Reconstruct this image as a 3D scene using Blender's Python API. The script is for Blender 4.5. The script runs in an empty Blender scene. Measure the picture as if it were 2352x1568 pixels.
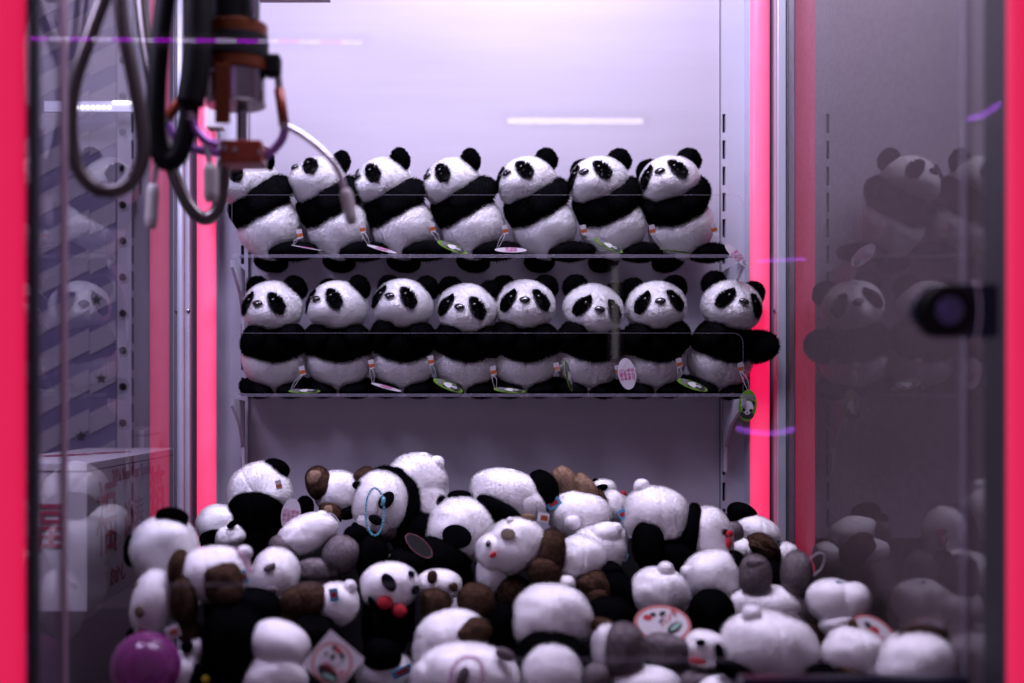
import bpy, bmesh, math, random
import numpy as np
from mathutils import Vector, Matrix, Euler

R = math.radians
sc = bpy.context.scene
col = sc.collection
random.seed(5)
rng = np.random.default_rng(5)

# ------------------------------------------------------------------ camera
CZ = 1.35                 # lens height above the hall floor
F = 2940.0                # pixels per unit of x/y slope (measured on the photograph, 2352 px wide)
PX, PY = 974.0, 925.0     # where the depth lines of the cabinet meet
cd = bpy.data.cameras.new("camera")
cam = bpy.data.objects.new("camera", cd)
col.objects.link(cam)
cam.location = (0, 0, CZ)
cam.rotation_euler = (R(90), 0, 0)
cd.sensor_width = 36
cd.lens = F / 2352 * 36
cd.shift_x = (1176 - PX) / 2352
cd.shift_y = (PY - 784) / 2352
cd.clip_start, cd.clip_end = 0.01, 50
cd.dof.use_dof = True
cd.dof.focus_distance = 1.985
cd.dof.aperture_fstop = 1.75
sc.camera = cam

# ------------------------------------------------------------------ world, exposure
w = bpy.data.worlds.new("World")
sc.world = w
w.use_nodes = True
w.node_tree.nodes["Background"].inputs[0].default_value = (0.86, 0.60, 0.92, 1)
w.node_tree.nodes["Background"].inputs[1].default_value = 0.17
sc.view_settings.view_transform = 'Standard'
sc.view_settings.look = 'None'
sc.view_settings.exposure = 0
sc.view_settings.gamma = 1
sc.render.engine = 'CYCLES'
cy = sc.cycles
cy.use_denoising = True
cy.max_bounces = 10
cy.diffuse_bounces = 7
cy.glossy_bounces = 4
cy.transmission_bounces = 4
cy.transparent_max_bounces = 24
cy.sample_clamp_indirect = 6
cy.caustics_reflective = False
cy.caustics_refractive = False


def P(px, py, d):
    """Point of the cabinet seen at a picture position, d metres into it."""
    return Vector(((px - PX) * d / F, d, CZ + (PY - py) * d / F))


def lamp(name, loc, rot, sx, sy, energy, color):
    l = bpy.data.lights.new(name, 'AREA')
    l.shape = 'RECTANGLE'
    l.size, l.size_y = sx, sy
    l.energy = energy
    l.color = color
    o = bpy.data.objects.new(name, l)
    col.objects.link(o)
    o.location = loc
    o.rotation_euler = rot
    return o


# lamps of the cabinet: ceiling bar by the back wall, ceiling panel over the prizes, the next machine's lamp
lamp("ceiling_lamp_bar", (0.22, 1.84, CZ + 0.95), (R(8), 0, 0), 0.46, 0.10, 2.2, (0.84, 0.80, 1.0))
lamp("ceiling_lamp_panel", (0.12, 1.44, CZ + 1.0), (R(34), 0, 0), 0.70, 0.30, 11.6, (0.80, 0.735, 1.0))
lamp("neighbour_lamp", (-0.52, 1.38, CZ + 0.62), (R(38), R(-12), 0), 0.25, 0.3, 5.5, (0.72, 0.66, 1.0))


# ------------------------------------------------------------------ materials
def new_mat(name):
    m = bpy.data.materials.new(name)
    m.use_nodes = True
    nt = m.node_tree
    nt.nodes.clear()
    out = nt.nodes.new("ShaderNodeOutputMaterial")
    return m, nt, out


def noise(nt, scale, detail=3, stretch=None):
    tc = nt.nodes.new("ShaderNodeTexCoord")
    src = tc.outputs["Object"]
    if stretch:
        mp = nt.nodes.new("ShaderNodeMapping")
        mp.inputs["Scale"].default_value = stretch
        nt.links.new(src, mp.inputs["Vector"])
        src = mp.outputs["Vector"]
    n = nt.nodes.new("ShaderNodeTexNoise")
    n.inputs["Scale"].default_value = scale
    n.inputs["Detail"].default_value = detail
    nt.links.new(src, n.inputs["Vector"])
    return n


def ramp(nt, src, c1, c2, p1=0.35, p2=0.65):
    r = nt.nodes.new("ShaderNodeValToRGB")
    r.color_ramp.elements[0].position = p1
    r.color_ramp.elements[1].position = p2
    r.color_ramp.elements[0].color = (*c1, 1)
    r.color_ramp.elements[1].color = (*c2, 1)
    nt.links.new(src, r.inputs["Fac"])
    return r


def solid(name, c, rough=0.5, metal=0.0, c2=None, scale=30, bump=0.0, stretch=None, emit=None, estr=0, spec=0.5, coat=0):
    m, nt, out = new_mat(name)
    b = nt.nodes.new("ShaderNodeBsdfPrincipled")
    b.inputs["Roughness"].default_value = rough
    b.inputs["Metallic"].default_value = metal
    b.inputs["Specular IOR Level"].default_value = spec
    b.inputs["Coat Weight"].default_value = coat
    n = noise(nt, scale, 4, stretch)
    c2 = c2 or tuple(x * 0.93 for x in c)
    r = ramp(nt, n.outputs["Fac"], c, c2)
    nt.links.new(r.outputs["Color"], b.inputs["Base Color"])
    if bump:
        bp = nt.nodes.new("ShaderNodeBump")
        bp.inputs["Strength"].default_value = bump
        bp.inputs["Distance"].default_value = 0.002
        nt.links.new(n.outputs["Fac"], bp.inputs["Height"])
        nt.links.new(bp.outputs["Normal"], b.inputs["Normal"])
    if emit:
        b.inputs["Emission Color"].default_value = (*emit, 1)
        b.inputs["Emission Strength"].default_value = estr
    nt.links.new(b.outputs[0], out.inputs["Surface"])
    return m


def fur(name, c, c2, trans=0.3, scale=60):
    m, nt, out = new_mat(name)
    n = noise(nt, scale, 2)
    r = ramp(nt, n.outputs["Fac"], c, c2)
    at = nt.nodes.new("ShaderNodeAttribute")
    at.attribute_name = "lie"
    vt = nt.nodes.new("ShaderNodeVectorTransform")
    vt.vector_type, vt.convert_from, vt.convert_to = 'NORMAL', 'OBJECT', 'WORLD'
    nt.links.new(at.outputs["Vector"], vt.inputs[0])
    d = nt.nodes.new("ShaderNodeBsdfDiffuse")
    t = nt.nodes.new("ShaderNodeBsdfTranslucent")
    nt.links.new(vt.outputs[0], d.inputs["Normal"])
    nt.links.new(r.outputs["Color"], d.inputs["Color"])
    nt.links.new(r.outputs["Color"], t.inputs["Color"])
    neg = nt.nodes.new("ShaderNodeVectorMath")
    neg.operation = 'SCALE'
    neg.inputs["Scale"].default_value = -1.0
    nt.links.new(vt.outputs[0], neg.inputs[0])
    nt.links.new(neg.outputs[0], t.inputs["Normal"])
    mx = nt.nodes.new("ShaderNodeAddShader")          # light from either side of a hair reaches the same pile
    nt.links.new(d.outputs[0], mx.inputs[0])
    nt.links.new(t.outputs[0], mx.inputs[1])
    nt.links.new(mx.outputs[0], out.inputs["Surface"])
    return m


def glass_mat(name, ior=1.5, tint=(1, 1, 1), scale_fac=1.0):
    """Thin pane: sees straight through, mirrors by angle."""
    m, nt, out = new_mat(name)
    fr = nt.nodes.new("ShaderNodeFresnel")
    fr.inputs["IOR"].default_value = ior
    mul = nt.nodes.new("ShaderNodeMath")
    mul.operation = 'MULTIPLY'
    mul.inputs[1].default_value = scale_fac
    nt.links.new(fr.outputs[0], mul.inputs[0])
    tr = nt.nodes.new("ShaderNodeBsdfTransparent")
    tr.inputs[0].default_value = (*tint, 1)
    gl = nt.nodes.new("ShaderNodeBsdfGlossy")
    gl.inputs["Roughness"].default_value = 0.0
    mx = nt.nodes.new("ShaderNodeMixShader")
    nt.links.new(mul.outputs[0], mx.inputs[0])
    nt.links.new(tr.outputs[0], mx.inputs[1])
    nt.links.new(gl.outputs[0], mx.inputs[2])
    nt.links.new(mx.outputs[0], out.inputs["Surface"])
    return m


def clear_mat(name):
    m, nt, out = new_mat(name)
    tr = nt.nodes.new("ShaderNodeBsdfTransparent")
    tr.inputs[0].default_value = (0.985, 0.985, 0.99, 1)
    nt.links.new(tr.outputs[0], out.inputs["Surface"])
    return m


def emis(name, c, s):
    m, nt, out = new_mat(name)
    e = nt.nodes.new("ShaderNodeEmission")
    e.inputs[0].default_value = (*c, 1)
    e.inputs[1].default_value = s
    nt.links.new(e.outputs[0], out.inputs["Surface"])
    return m


def mixed_clear(name, c, alpha, rough=0.3):
    """Half clear plastic."""
    m, nt, out = new_mat(name)
    b = nt.nodes.new("ShaderNodeBsdfPrincipled")
    b.inputs["Base Color"].default_value = (*c, 1)
    b.inputs["Roughness"].default_value = rough
    b.inputs["Alpha"].default_value = alpha
    nt.links.new(b.outputs[0], out.inputs["Surface"])
    return m


M = dict(
    wall=solid("wall_paint", (0.52, 0.485, 0.565), 0.45, c2=(0.495, 0.46, 0.54), scale=5, stretch=(0.6, 1, 9), spec=0.4),
    upright=solid("upright_paint", (0.54, 0.52, 0.62), 0.4, scale=8),
    dark=solid("dark_gap", (0.004, 0.004, 0.005), 0.9),
    post=solid("post_aluminium", (0.60, 0.62, 0.74), 0.35, 0.3, scale=40, stretch=(1, 1, 0.05)),
    seal=solid("seal_rubber", (0.03, 0.025, 0.035), 0.6),
    panel=solid("side_panel_film", (0.50, 0.40, 0.415), 0.75, c2=(0.42, 0.335, 0.35), scale=160, bump=0.5),
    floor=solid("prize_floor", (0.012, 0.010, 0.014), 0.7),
    chrome=solid("chrome", (0.30, 0.28, 0.32), 0.14, 1.0),
    steel=solid("brushed_steel", (0.36, 0.33, 0.34), 0.3, 1.0, scale=200, stretch=(0.1, 0.1, 1)),
    cable=solid("cable_steel", (0.12, 0.105, 0.105), 0.3, 1.0, scale=80),
    blackp=solid("black_plastic", (0.004, 0.004, 0.005), 0.6, spec=0.12),
    orange=solid("orange_anodised", (0.13, 0.026, 0.004), 0.42, 0.6),
    orange2=solid("orange_red_plastic", (0.24, 0.030, 0.009), 0.4, 0.2),
    finger=solid("finger_steel", (0.72, 0.68, 0.74), 0.22, 1.0),
    violet=solid("violet_metal", (0.30, 0.13, 0.40), 0.3, 0.8),
    rubber=solid("tip_silicone", (0.40, 0.36, 0.36), 0.55),
    knob=solid("lock_metal", (0.13, 0.11, 0.24), 0.14, 1.0),
    latch=solid("latch_plate", (0.008, 0.010, 0.035), 0.3, 0.5),
    latchglint=solid("latch_glint", (0.95, 0.88, 1.0), 0.2, 1.0),
    tube=solid("tube_diffuser", (0.75, 0.25, 0.38), 0.25, emit=(1.0, 0.003, 0.09), estr=0.85, spec=0.4),
    tube_front=solid("front_tube_diffuser", (0.45, 0.10, 0.16), 0.4, emit=(1.0, 0.012, 0.10), estr=0.70, spec=0.15),
    trim=solid("pane_trim", (0.30, 0.19, 0.25), 0.5),
    acr=clear_mat("clear_acrylic"),
    acr_edge=mixed_clear("acrylic_edge", (0.35, 0.32, 0.42), 0.20, 0.1),
    acr_rim=mixed_clear("acrylic_rim", (0.4, 0.36, 0.45), 0.14, 0.2),
    gside=glass_mat("side_glass", 1.5, (0.93, 0.93, 0.95), 0.92),
    gsider=glass_mat("smoked_side_glass", 1.5, (0.9, 0.88, 0.9), 0.9),
    film=glass_mat("reflection_strip_gloss", 1.5, (1, 1, 1), 1.9),
    white=fur("white_fur", (0.96, 0.95, 0.96), (0.93, 0.92, 0.94), 0.12),
    black=fur("black_fur", (0.0035, 0.0033, 0.004), (0.002, 0.002, 0.0025), 0.1),
    fleece=fur("white_fleece", (0.95, 0.925, 0.945), (0.91, 0.88, 0.905), 0.12, 9),
    fleeceb=fur("black_fleece", (0.0045, 0.0042, 0.0055), (0.0025, 0.0025, 0.003), 0.1),
    brown=fur("brown_fleece", (0.095, 0.055, 0.036), (0.05, 0.028, 0.02), 0.2, 5),
    grey=fur("grey_fleece", (0.25, 0.21, 0.225), (0.16, 0.13, 0.145), 0.2, 5),
    tan=fur("tan_fleece", (0.36, 0.24, 0.17), (0.25, 0.16, 0.11), 0.2, 5),
    olive=solid("olive_felt", (0.16, 0.12, 0.09), 0.9),
    red=solid("red_felt", (0.50, 0.012, 0.03), 0.75),
    pink=solid("pink_felt", (0.85, 0.35, 0.48), 0.8),
    eye=solid("eye_plastic", (0.004, 0.004, 0.005), 0.08, spec=0.8, coat=1),
    card=solid("card_white", (0.78, 0.74, 0.78), 0.4),
    green=solid("card_green_shaded", (0.10, 0.21, 0.015), 0.4),  # green darkened to carry the shade on the hang tags
    tagw=solid("tag_white_shaded", (0.46, 0.42, 0.47), 0.45),  # card white darkened to carry the shade on hang and care tags
    magenta=solid("print_magenta", (0.42, 0.03, 0.20), 0.5),
    ink=solid("print_black", (0.01, 0.01, 0.012), 0.5),
    printw=solid("print_white", (0.52, 0.50, 0.54), 0.5),
    purple=solid("print_purple", (0.28, 0.12, 0.42), 0.5),
    salmon=solid("print_salmon", (0.62, 0.20, 0.20), 0.5),
    redp=solid("print_red", (0.55, 0.02, 0.03), 0.5),
    teal=solid("print_teal", (0.30, 0.50, 0.42), 0.5),
    orangep=solid("print_orange", (0.36, 0.085, 0.015), 0.5),
    blue=solid("blue_label", (0.12, 0.42, 0.66), 0.5),
    bluebead=solid("blue_bead", (0.10, 0.40, 0.52), 0.15, coat=1),
    pinkbead=solid("pink_bead", (0.80, 0.25, 0.52), 0.2, coat=1),
    winebead=solid("wine_bead", (0.10, 0.01, 0.03), 0.2, coat=1),
    string=mixed_clear("nylon_string", (0.75, 0.72, 0.78), 0.55, 0.3),
    ballm=None,
    yellow=solid("yellow_dot", (0.55, 0.42, 0.02), 0.5),
    stripe_d=solid("stripe_violet", (0.13, 0.10, 0.21), 0.5),
    stripe_l=solid("stripe_pale", (0.30, 0.26, 0.33), 0.5),
    box=solid("gift_box_card", (0.72, 0.66, 0.72), 0.6),
    boxred=solid("gift_box_print", (0.42, 0.06, 0.12), 0.6),
    led_w=emis("white_led", (1.0, 0.93, 0.95), 3.0),
    led_m=emis("violet_led", (0.55, 0.0, 0.9), 9.0),
    led_l=emis("lilac_led", (0.75, 0.6, 1.0), 8.0),
    led_b=emis("neon_violet", (0.45, 0.10, 1.0), 6.0),
    fluo=emis("fluorescent_tube", (1.0, 0.92, 1.0), 7.0),
    dimtube=emis("grey_tube", (0.75, 0.70, 0.80), 1.0),
    tray=solid("tray_steel", (0.6, 0.55, 0.58), 0.25, 1.0),
    wirer=solid("wire_red", (0.5, 0.05, 0.03), 0.5),
    conn=solid("connector_nylon", (0.8, 0.76, 0.78), 0.5),
)


def translucent_ball():
    m, nt, out = new_mat("magenta_plastic")
    tr = nt.nodes.new("ShaderNodeBsdfTransparent")
    tr.inputs[0].default_value = (0.92, 0.58, 0.90, 1)
    df = nt.nodes.new("ShaderNodeBsdfTranslucent")
    df.inputs[0].default_value = (0.80, 0.08, 0.62, 1)
    gl = nt.nodes.new("ShaderNodeBsdfGlossy")
    gl.inputs["Roughness"].default_value = 0.12
    lw = nt.nodes.new("ShaderNodeLayerWeight")
    lw.inputs[0].default_value = 0.6
    a = nt.nodes.new("ShaderNodeMixShader")
    d2 = nt.nodes.new("ShaderNodeBsdfDiffuse")
    d2.inputs[0].default_value = (0.90, 0.16, 0.74, 1)
    ad = nt.nodes.new("ShaderNodeMixShader")
    nt.links.new(df.outputs[0], ad.inputs[1])
    nt.links.new(d2.outputs[0], ad.inputs[2])
    mp = nt.nodes.new("ShaderNodeMapRange")
    mp.inputs["To Min"].default_value = 0.18
    mp.inputs["To Max"].default_value = 0.55
    nt.links.new(lw.outputs["Facing"], mp.inputs["Value"])
    nt.links.new(mp.outputs[0], a.inputs[0])
    nt.links.new(tr.outputs[0], a.inputs[1])
    nt.links.new(ad.outputs[0], a.inputs[2])
    b = nt.nodes.new("ShaderNodeMixShader")
    fr = nt.nodes.new("ShaderNodeFresnel")
    fr.inputs[0].default_value = 1.5
    nt.links.new(fr.outputs[0], b.inputs[0])
    nt.links.new(a.outputs[0], b.inputs[1])
    nt.links.new(gl.outputs[0], b.inputs[2])
    nt.links.new(b.outputs[0], out.inputs["Surface"])
    return m


M['ballm'] = translucent_ball()


# ------------------------------------------------------------------ object helpers
def tag(o, label=None, cat=None, group=None, kind=None):
    if label: o['label'] = label
    if cat: o['category'] = cat
    if group: o['group'] = group
    if kind: o['kind'] = kind
    return o


def empty(name, loc, label, cat, group=None, rot=(0, 0, 0), scale=1.0):
    o = bpy.data.objects.new(name, None)
    o.empty_display_size = 0.02
    col.objects.link(o)
    o.location = loc
    o.rotation_euler = rot
    o.scale = (scale,) * 3
    return tag(o, label, cat, group)


def mesh_np(name, verts, faces, mats, smooth=False, fmat=None):
    me = bpy.data.meshes.new(name)
    me.from_pydata([tuple(v) for v in verts], [], [tuple(f) for f in faces])
    for m in (mats if isinstance(mats, (list, tuple)) else [mats]):
        me.materials.append(m)
    if fmat is not None:
        me.polygons.foreach_set("material_index", fmat)
    if smooth:
        me.polygons.foreach_set("use_smooth", [True] * len(me.polygons))
    me.update()
    return me


def put(name, me, parent=None, mw=None):
    """Link a mesh object; mw is its WORLD matrix, or its local one when local frames are used by the caller."""
    o = bpy.data.objects.new(name, me)
    col.objects.link(o)
    if parent is not None:
        o.parent = parent
    if mw is not None:
        o.matrix_local = mw
    return o


def wm(o):
    """World matrix by hand (nothing is evaluated yet)."""
    m = o.matrix_basis.copy()
    return wm(o.parent) @ m if o.parent else m


def put_world(name, me, parent, mw):
    return put(name, me, parent, wm(parent).inverted() @ mw)


def box_me(name, x0, x1, y0, y1, z0, z1, mat, bev=0.0):
    bm = bmesh.new()
    vs = [bm.verts.new((x, y, z)) for x in (x0, x1) for y in (y0, y1) for z in (z0, z1)]
    for f in ((0, 1, 3, 2), (4, 6, 7, 5), (0, 4, 5, 1), (2, 3, 7, 6), (0, 2, 6, 4), (1, 5, 7, 3)):
        bm.faces.new([vs[i] for i in f])
    bmesh.ops.recalc_face_normals(bm, faces=bm.faces[:])
    if bev:
        bmesh.ops.bevel(bm, geom=bm.edges[:], offset=bev, segments=2, affect='EDGES', profile=0.5)
    me = bpy.data.meshes.new(name)
    bm.to_mesh(me)
    bm.free()
    me.materials.append(mat)
    return me


def box(name, x0, x1, y0, y1, z0, z1, mat, parent=None, bev=0.0):
    return put(name, box_me(name, x0, x1, y0, y1, z0, z1, mat, bev), parent)


def prism_me(name, outline, y0, y1, mat, axis='Y'):
    """Extrude a closed outline of (x, z) between two depths."""
    n = len(outline)
    vs = [(x, y0, z) for x, z in outline] + [(x, y1, z) for x, z in outline]
    fs = [tuple(range(n)), tuple(range(2 * n - 1, n - 1, -1))]
    fs += [(i, i + n, (i + 1) % n + n, (i + 1) % n) for i in range(n)]
    if axis == 'Z':
        vs = [(x, z, y) for x, y, z in vs]
    me = mesh_np(name, vs, fs, mat)
    bm = bmesh.new(); bm.from_mesh(me)
    bmesh.ops.recalc_face_normals(bm, faces=bm.faces[:])
    bm.to_mesh(me); bm.free()
    return me


def ico(sub):
    bm = bmesh.new()
    bmesh.ops.create_icosphere(bm, subdivisions=sub, radius=1)
    v = np.array([x.co[:] for x in bm.verts])
    f = np.array([[a.index for a in x.verts] for x in bm.faces])
    bm.free()
    return v, f


ICO = {k: ico(k) for k in (2, 3, 4, 5, 6)}


def vnormals(v, f):
    n = np.zeros_like(v)
    fn = np.cross(v[f[:, 1]] - v[f[:, 0]], v[f[:, 2]] - v[f[:, 0]])
    for i in range(3):
        np.add.at(n, f[:, i], fn)
    return n / np.maximum(np.linalg.norm(n, axis=1, keepdims=True), 1e-12)


def furry(name, v, f, mat, L, wdt, k, lay=(0, 0, -0.25), mess=0.45, curl=0.0):
    """Surface v, f with k hairs rooted on every vertex: one continuous mesh."""
    n = vnormals(v, f)
    N = len(v)
    idx = np.repeat(np.arange(N), k)
    nn = n[idx]
    rnd = rng.normal(size=(N * k, 3))
    # clumped direction so that the pile lies in tufts
    cl = np.stack([np.sin(v[:, (i + 1) % 3] / (L * 0.42) + 3 * i + 2 * np.sin(v[:, i] / (L * 0.8))) * np.cos(v[:, (i + 2) % 3] / (L * 0.36) + i) for i in range(3)], 1)[idx]
    lay = np.broadcast_to(np.array(lay, dtype=float), v.shape)[idx]
    d = nn + lay + mess * 0.6 * rnd + 0.6 * cl
    d /= np.linalg.norm(d, axis=1, keepdims=True)
    flip = (d * nn).sum(1, keepdims=True)
    d = np.where(flip < 0.15, d + nn * (0.3 - flip), d)
    t = np.cross(d, rng.normal(size=(N * k, 3)))
    t /= np.linalg.norm(t, axis=1, keepdims=True)
    ln = L * rng.uniform(0.55, 1.15, size=(N * k, 1))
    base = v[idx]
    r2 = base + t * wdt + nn * (-0.15 * wdt)
    tip = base + d * ln + t * wdt * 0.4
    verts = np.concatenate([v, r2, tip])
    tris = np.concatenate([f, np.stack([idx, N + np.arange(N * k), N + N * k + np.arange(N * k)], 1)])
    me = bpy.data.meshes.new(name)
    me.vertices.add(len(verts)); me.vertices.foreach_set("co", verts.astype(np.float32).ravel())
    me.loops.add(tris.size); me.loops.foreach_set("vertex_index", tris.astype(np.int32).ravel())
    me.polygons.add(len(tris))
    me.polygons.foreach_set("loop_start", np.arange(0, tris.size, 3, dtype=np.int32))
    sm = np.zeros(len(tris), dtype=bool)
    me.polygons.foreach_set("use_smooth", sm)
    me.materials.append(mat)
    me.update(calc_edges=True)
    lie = np.concatenate([n, nn * 0.55 + d * 0.35 + 0.30 * rnd[:, ::-1], nn * 0.4 + d * 0.6 + 0.22 * rnd[:, ::-1]])
    lie /= np.linalg.norm(lie, axis=1, keepdims=True)
    at = me.attributes.new("lie", 'FLOAT_VECTOR', 'POINT')
    at.data.foreach_set("vector", lie.astype(np.float32).ravel())
    return me


def spline(pts, n):
    """Catmull-Rom through points."""
    p = [Vector(q) for q in pts]
    p = [p[0] * 2 - p[1]] + p + [p[-1] * 2 - p[-2]]
    out = []
    for i in range(1, len(p) - 2):
        for s in range(n):
            t = s / n
            a, b, c, d = p[i - 1], p[i], p[i + 1], p[i + 2]
            out.append(0.5 * ((2 * b) + (c - a) * t + (2 * a - 5 * b + 4 * c - d) * t * t + (3 * b - a - 3 * c + d) * t ** 3))
    out.append(p[-2])
    return out


def tube_me(name, pts, rad, mat, seg=12, n=10, rib=0.0, period=0.0, closed_ends=True):
    path = spline(pts, n) if n > 1 else [Vector(q) for q in pts]
    if period:                                   # resample evenly for ribs
        ln = [0]
        for a, b in zip(path, path[1:]): ln.append(ln[-1] + (b - a).length)
        m = max(4, int(ln[-1] / (period / 2)))
        new, j = [], 0
        for i in range(m + 1):
            s = ln[-1] * i / m
            while j < len(ln) - 2 and ln[j + 1] < s: j += 1
            t = (s - ln[j]) / max(ln[j + 1] - ln[j], 1e-9)
            new.append(path[j].lerp(path[j + 1], t))
        path = new
    vs, fs = [], []
    up = Vector((0, 1, 0.01)).normalized()
    for i, p in enumerate(path):
        d = (path[min(i + 1, len(path) - 1)] - path[max(i - 1, 0)]).normalized()
        a = (up - d * up.dot(d))
        a = a.normalized() if a.length > 1e-4 else Vector((1, 0, 0))
        up = a
        b = d.cross(a)
        r = (rad(i / (len(path) - 1)) if callable(rad) else rad) + (rib if i % 2 else 0)
        for s in range(seg):
            q = 2 * math.pi * s / seg
            vs.append(p + (a * math.cos(q) + b * math.sin(q)) * r)
    for i in range(len(path) - 1):
        for s in range(seg):
            s2 = (s + 1) % seg
            fs.append((i * seg + s, i * seg + s2, (i + 1) * seg + s2, (i + 1) * seg + s))
    if closed_ends:
        fs.append(tuple(range(seg - 1, -1, -1)))
        fs.append(tuple((len(path) - 1) * seg + s for s in range(seg)))
    return mesh_np(name, vs, fs, mat, smooth=True)


def lathe_me(name, prof, mat, seg=40, axis='Z'):
    """Profile of (radius, height)."""
    vs, fs = [], []
    for r, h in prof:
        for s in range(seg):
            q = 2 * math.pi * s / seg
            x, y = r * math.cos(q), r * math.sin(q)
            vs.append((x, y, h) if axis == 'Z' else (x, -h, y))
    n = len(prof)
    for i in range(n - 1):
        for s in range(seg):
            s2 = (s + 1) % seg
            fs.append((i * seg + s, i * seg + s2, (i + 1) * seg + s2, (i + 1) * seg + s))
    fs.append(tuple(range(seg - 1, -1, -1)))
    fs.append(tuple((n - 1) * seg + s for s in range(seg)))
    me = mesh_np(name, vs, fs, mat)
    bm = bmesh.new(); bm.from_mesh(me)
    bmesh.ops.recalc_face_normals(bm, faces=bm.faces[:])
    bm.to_mesh(me); bm.free()
    return me


def text_me(name, body, size, mat, bold=0.0, depth=0.0002, spacing=1.0, line=1.0):
    c = bpy.data.curves.new(name, 'FONT')
    c.body = body
    c.size = size
    c.align_x, c.align_y = 'CENTER', 'CENTER'
    c.extrude = depth
    c.offset = bold
    c.space_character = spacing
    c.space_line = line
    c.resolution_u = 2
    o = bpy.data.objects.new(name, c)
    col.objects.link(o)
    bpy.context.view_layer.update()
    me = bpy.data.meshes.new_from_object(o.evaluated_get(bpy.context.evaluated_depsgraph_get()))
    bpy.data.objects.remove(o)
    bpy.data.curves.remove(c)
    me.materials.clear()
    me.materials.append(mat)
    me.name = name
    return me


def disc_me(name, rx, ry, th, mat, n=32, cx=0, cy=0, edge=None):
    """Flat ellipse in its XY plane, th thick."""
    vs = [(cx + rx * math.cos(2 * math.pi * i / n), cy + ry * math.sin(2 * math.pi * i / n), s) for s in (-th / 2, th / 2) for i in range(n)]
    fs = [tuple(range(n - 1, -1, -1)), tuple(range(n, 2 * n))] + [(i, (i + 1) % n, (i + 1) % n + n, i + n) for i in range(n)]
    return mesh_np(name, vs, fs, mat)


def poly_me(name, polys, mats, th=0.0003):
    """Several flat printed shapes as one print: polys of (points, material index, level)."""
    vs, fs, fm = [], [], []
    for pts, mi, lv in polys:
        b = len(vs)
        z = 0.0006 + th * (1 + lv)
        vs += [(x, y, z) for x, y in pts]
        fs.append(tuple(range(b, b + len(pts))))
        fm.append(mi)
    return mesh_np(name, vs, fs, mats, fmat=fm)


def ell(cx, cy, rx, ry, ang=0, n=20):
    a = R(ang)
    return [(cx + rx * math.cos(t) * math.cos(a) - ry * math.sin(t) * math.sin(a),
             cy + rx * math.cos(t) * math.sin(a) + ry * math.sin(t) * math.cos(a)) for t in (2 * math.pi * i / n for i in range(n))]


# ------------------------------------------------------------------ the cabinet
DW = 2.10                                  # back wall
XL, XR = -0.386, 0.574                     # side panes
ZB, ZT = CZ - 0.46, CZ + 1.3
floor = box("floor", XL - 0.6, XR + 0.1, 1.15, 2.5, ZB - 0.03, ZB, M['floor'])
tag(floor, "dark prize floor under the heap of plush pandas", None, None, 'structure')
ul0, ul1 = P(497, 0, DW).x, P(572, 0, DW).x
ur0, ur1 = P(1654, 0, DW).x, P(1724, 0, DW).x
wall = box("back_wall", ul1 + 0.0005, ur0 - 0.0005, DW, DW + 0.02, ZB, ZT, M['wall'])
tag(wall, "smooth lavender white back wall of the cabinet", None, None, 'structure')
wall2 = box("rear_wall", XL - 0.03, XR + 0.03, DW + 0.022, DW + 0.04, ZB, ZT, M['wall'])
tag(wall2, "pale outer back wall behind the light tubes", None, None, 'structure')
ceil = box("ceiling", XL, XR, 1.25, DW, ZT, ZT + 0.02, M['wall'])
tag(ceil, "pale ceiling of the prize cabinet", None, None, 'structure')


def upright(x0, x1, slot_px, label):
    """Slotted steel strip: real holes with a dark channel behind."""
    e = empty("slotted_upright", (0.5 * (x0 + x1), DW - 0.012, ZB), label, "shelf upright", "slotted uprights on the back wall")
    sx0, sx1 = P(slot_px - 3.6, 0, DW - .012).x, P(slot_px + 3.6, 0, DW - .012).x
    ox, oz = e.location.x, e.location.z
    vs, fs = [], []
    zs = [ZB]
    y = 1210.0
    slots = []
    while y > 250:
        slots.append((P(0, y, DW - .012).z, P(0, y - 43, DW - .012).z))
        y -= 60.3
    levels = [ZB] + [q for s in slots for q in s] + [ZT]
    xs = [x0, sx0, sx1, x1]
    for z in levels:
        for x in xs:
            vs.append((x - ox, 0, z - oz))
    for i in range(len(levels) - 1):
        hole = i % 2 == 1
        for j in range(3):
            if hole and j == 1:
                continue
            a = i * 4 + j
            fs.append((a, a + 1, a + 5, a + 4))
    me = mesh_np("face_strip", vs, fs, M['upright'])
    bm = bmesh.new(); bm.from_mesh(me)
    ex = bmesh.ops.extrude_face_region(bm, geom=bm.faces[:])
    bmesh.ops.translate(bm, verts=[q for q in ex['geom'] if isinstance(q, bmesh.types.BMVert)], vec=(0, 0.0105, 0))
    bmesh.ops.recalc_face_normals(bm, faces=bm.faces[:])
    bm.to_mesh(me); bm.free()
    put("face_strip", me, e)
    box("slot_channel", sx0 - 0.002 - ox, sx1 + 0.002 - ox, 0.0115, 0.03, 0, ZT - ZB, M['dark'], e)
    return e


upright(ul0, ul1, 557, "pale slotted steel upright beside the pink tube nearer the claw")
upright(ur0, ur1, 1663, "pale slotted steel upright beside the pink tube away from the claw")


def light_tube(px, d, label, mat, r, name="light_tube", z0=ZB, z1=ZT):
    e = empty(name, (P(px, 0, d).x, d, z0), label, "light tube", "glowing pink light tubes")
    h = z1 - z0
    out = [(r * math.cos(t), 0.011 * math.sin(t)) for t in [math.pi * i / 14 for i in range(15)]]
    vs = [(x, -y, z) for z in (0, h) for x, y in out]
    put("diffuser", mesh_np("diffuser", vs, [(i, i + 1, i + 16, i + 15) for i in range(14)], mat, True), e)
    box("housing", -r * 1.0, r * 1.0, 0.0005, 0.05, 0, h, M['seal' if d < 1.5 else 'post'], e)
    return e


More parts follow.
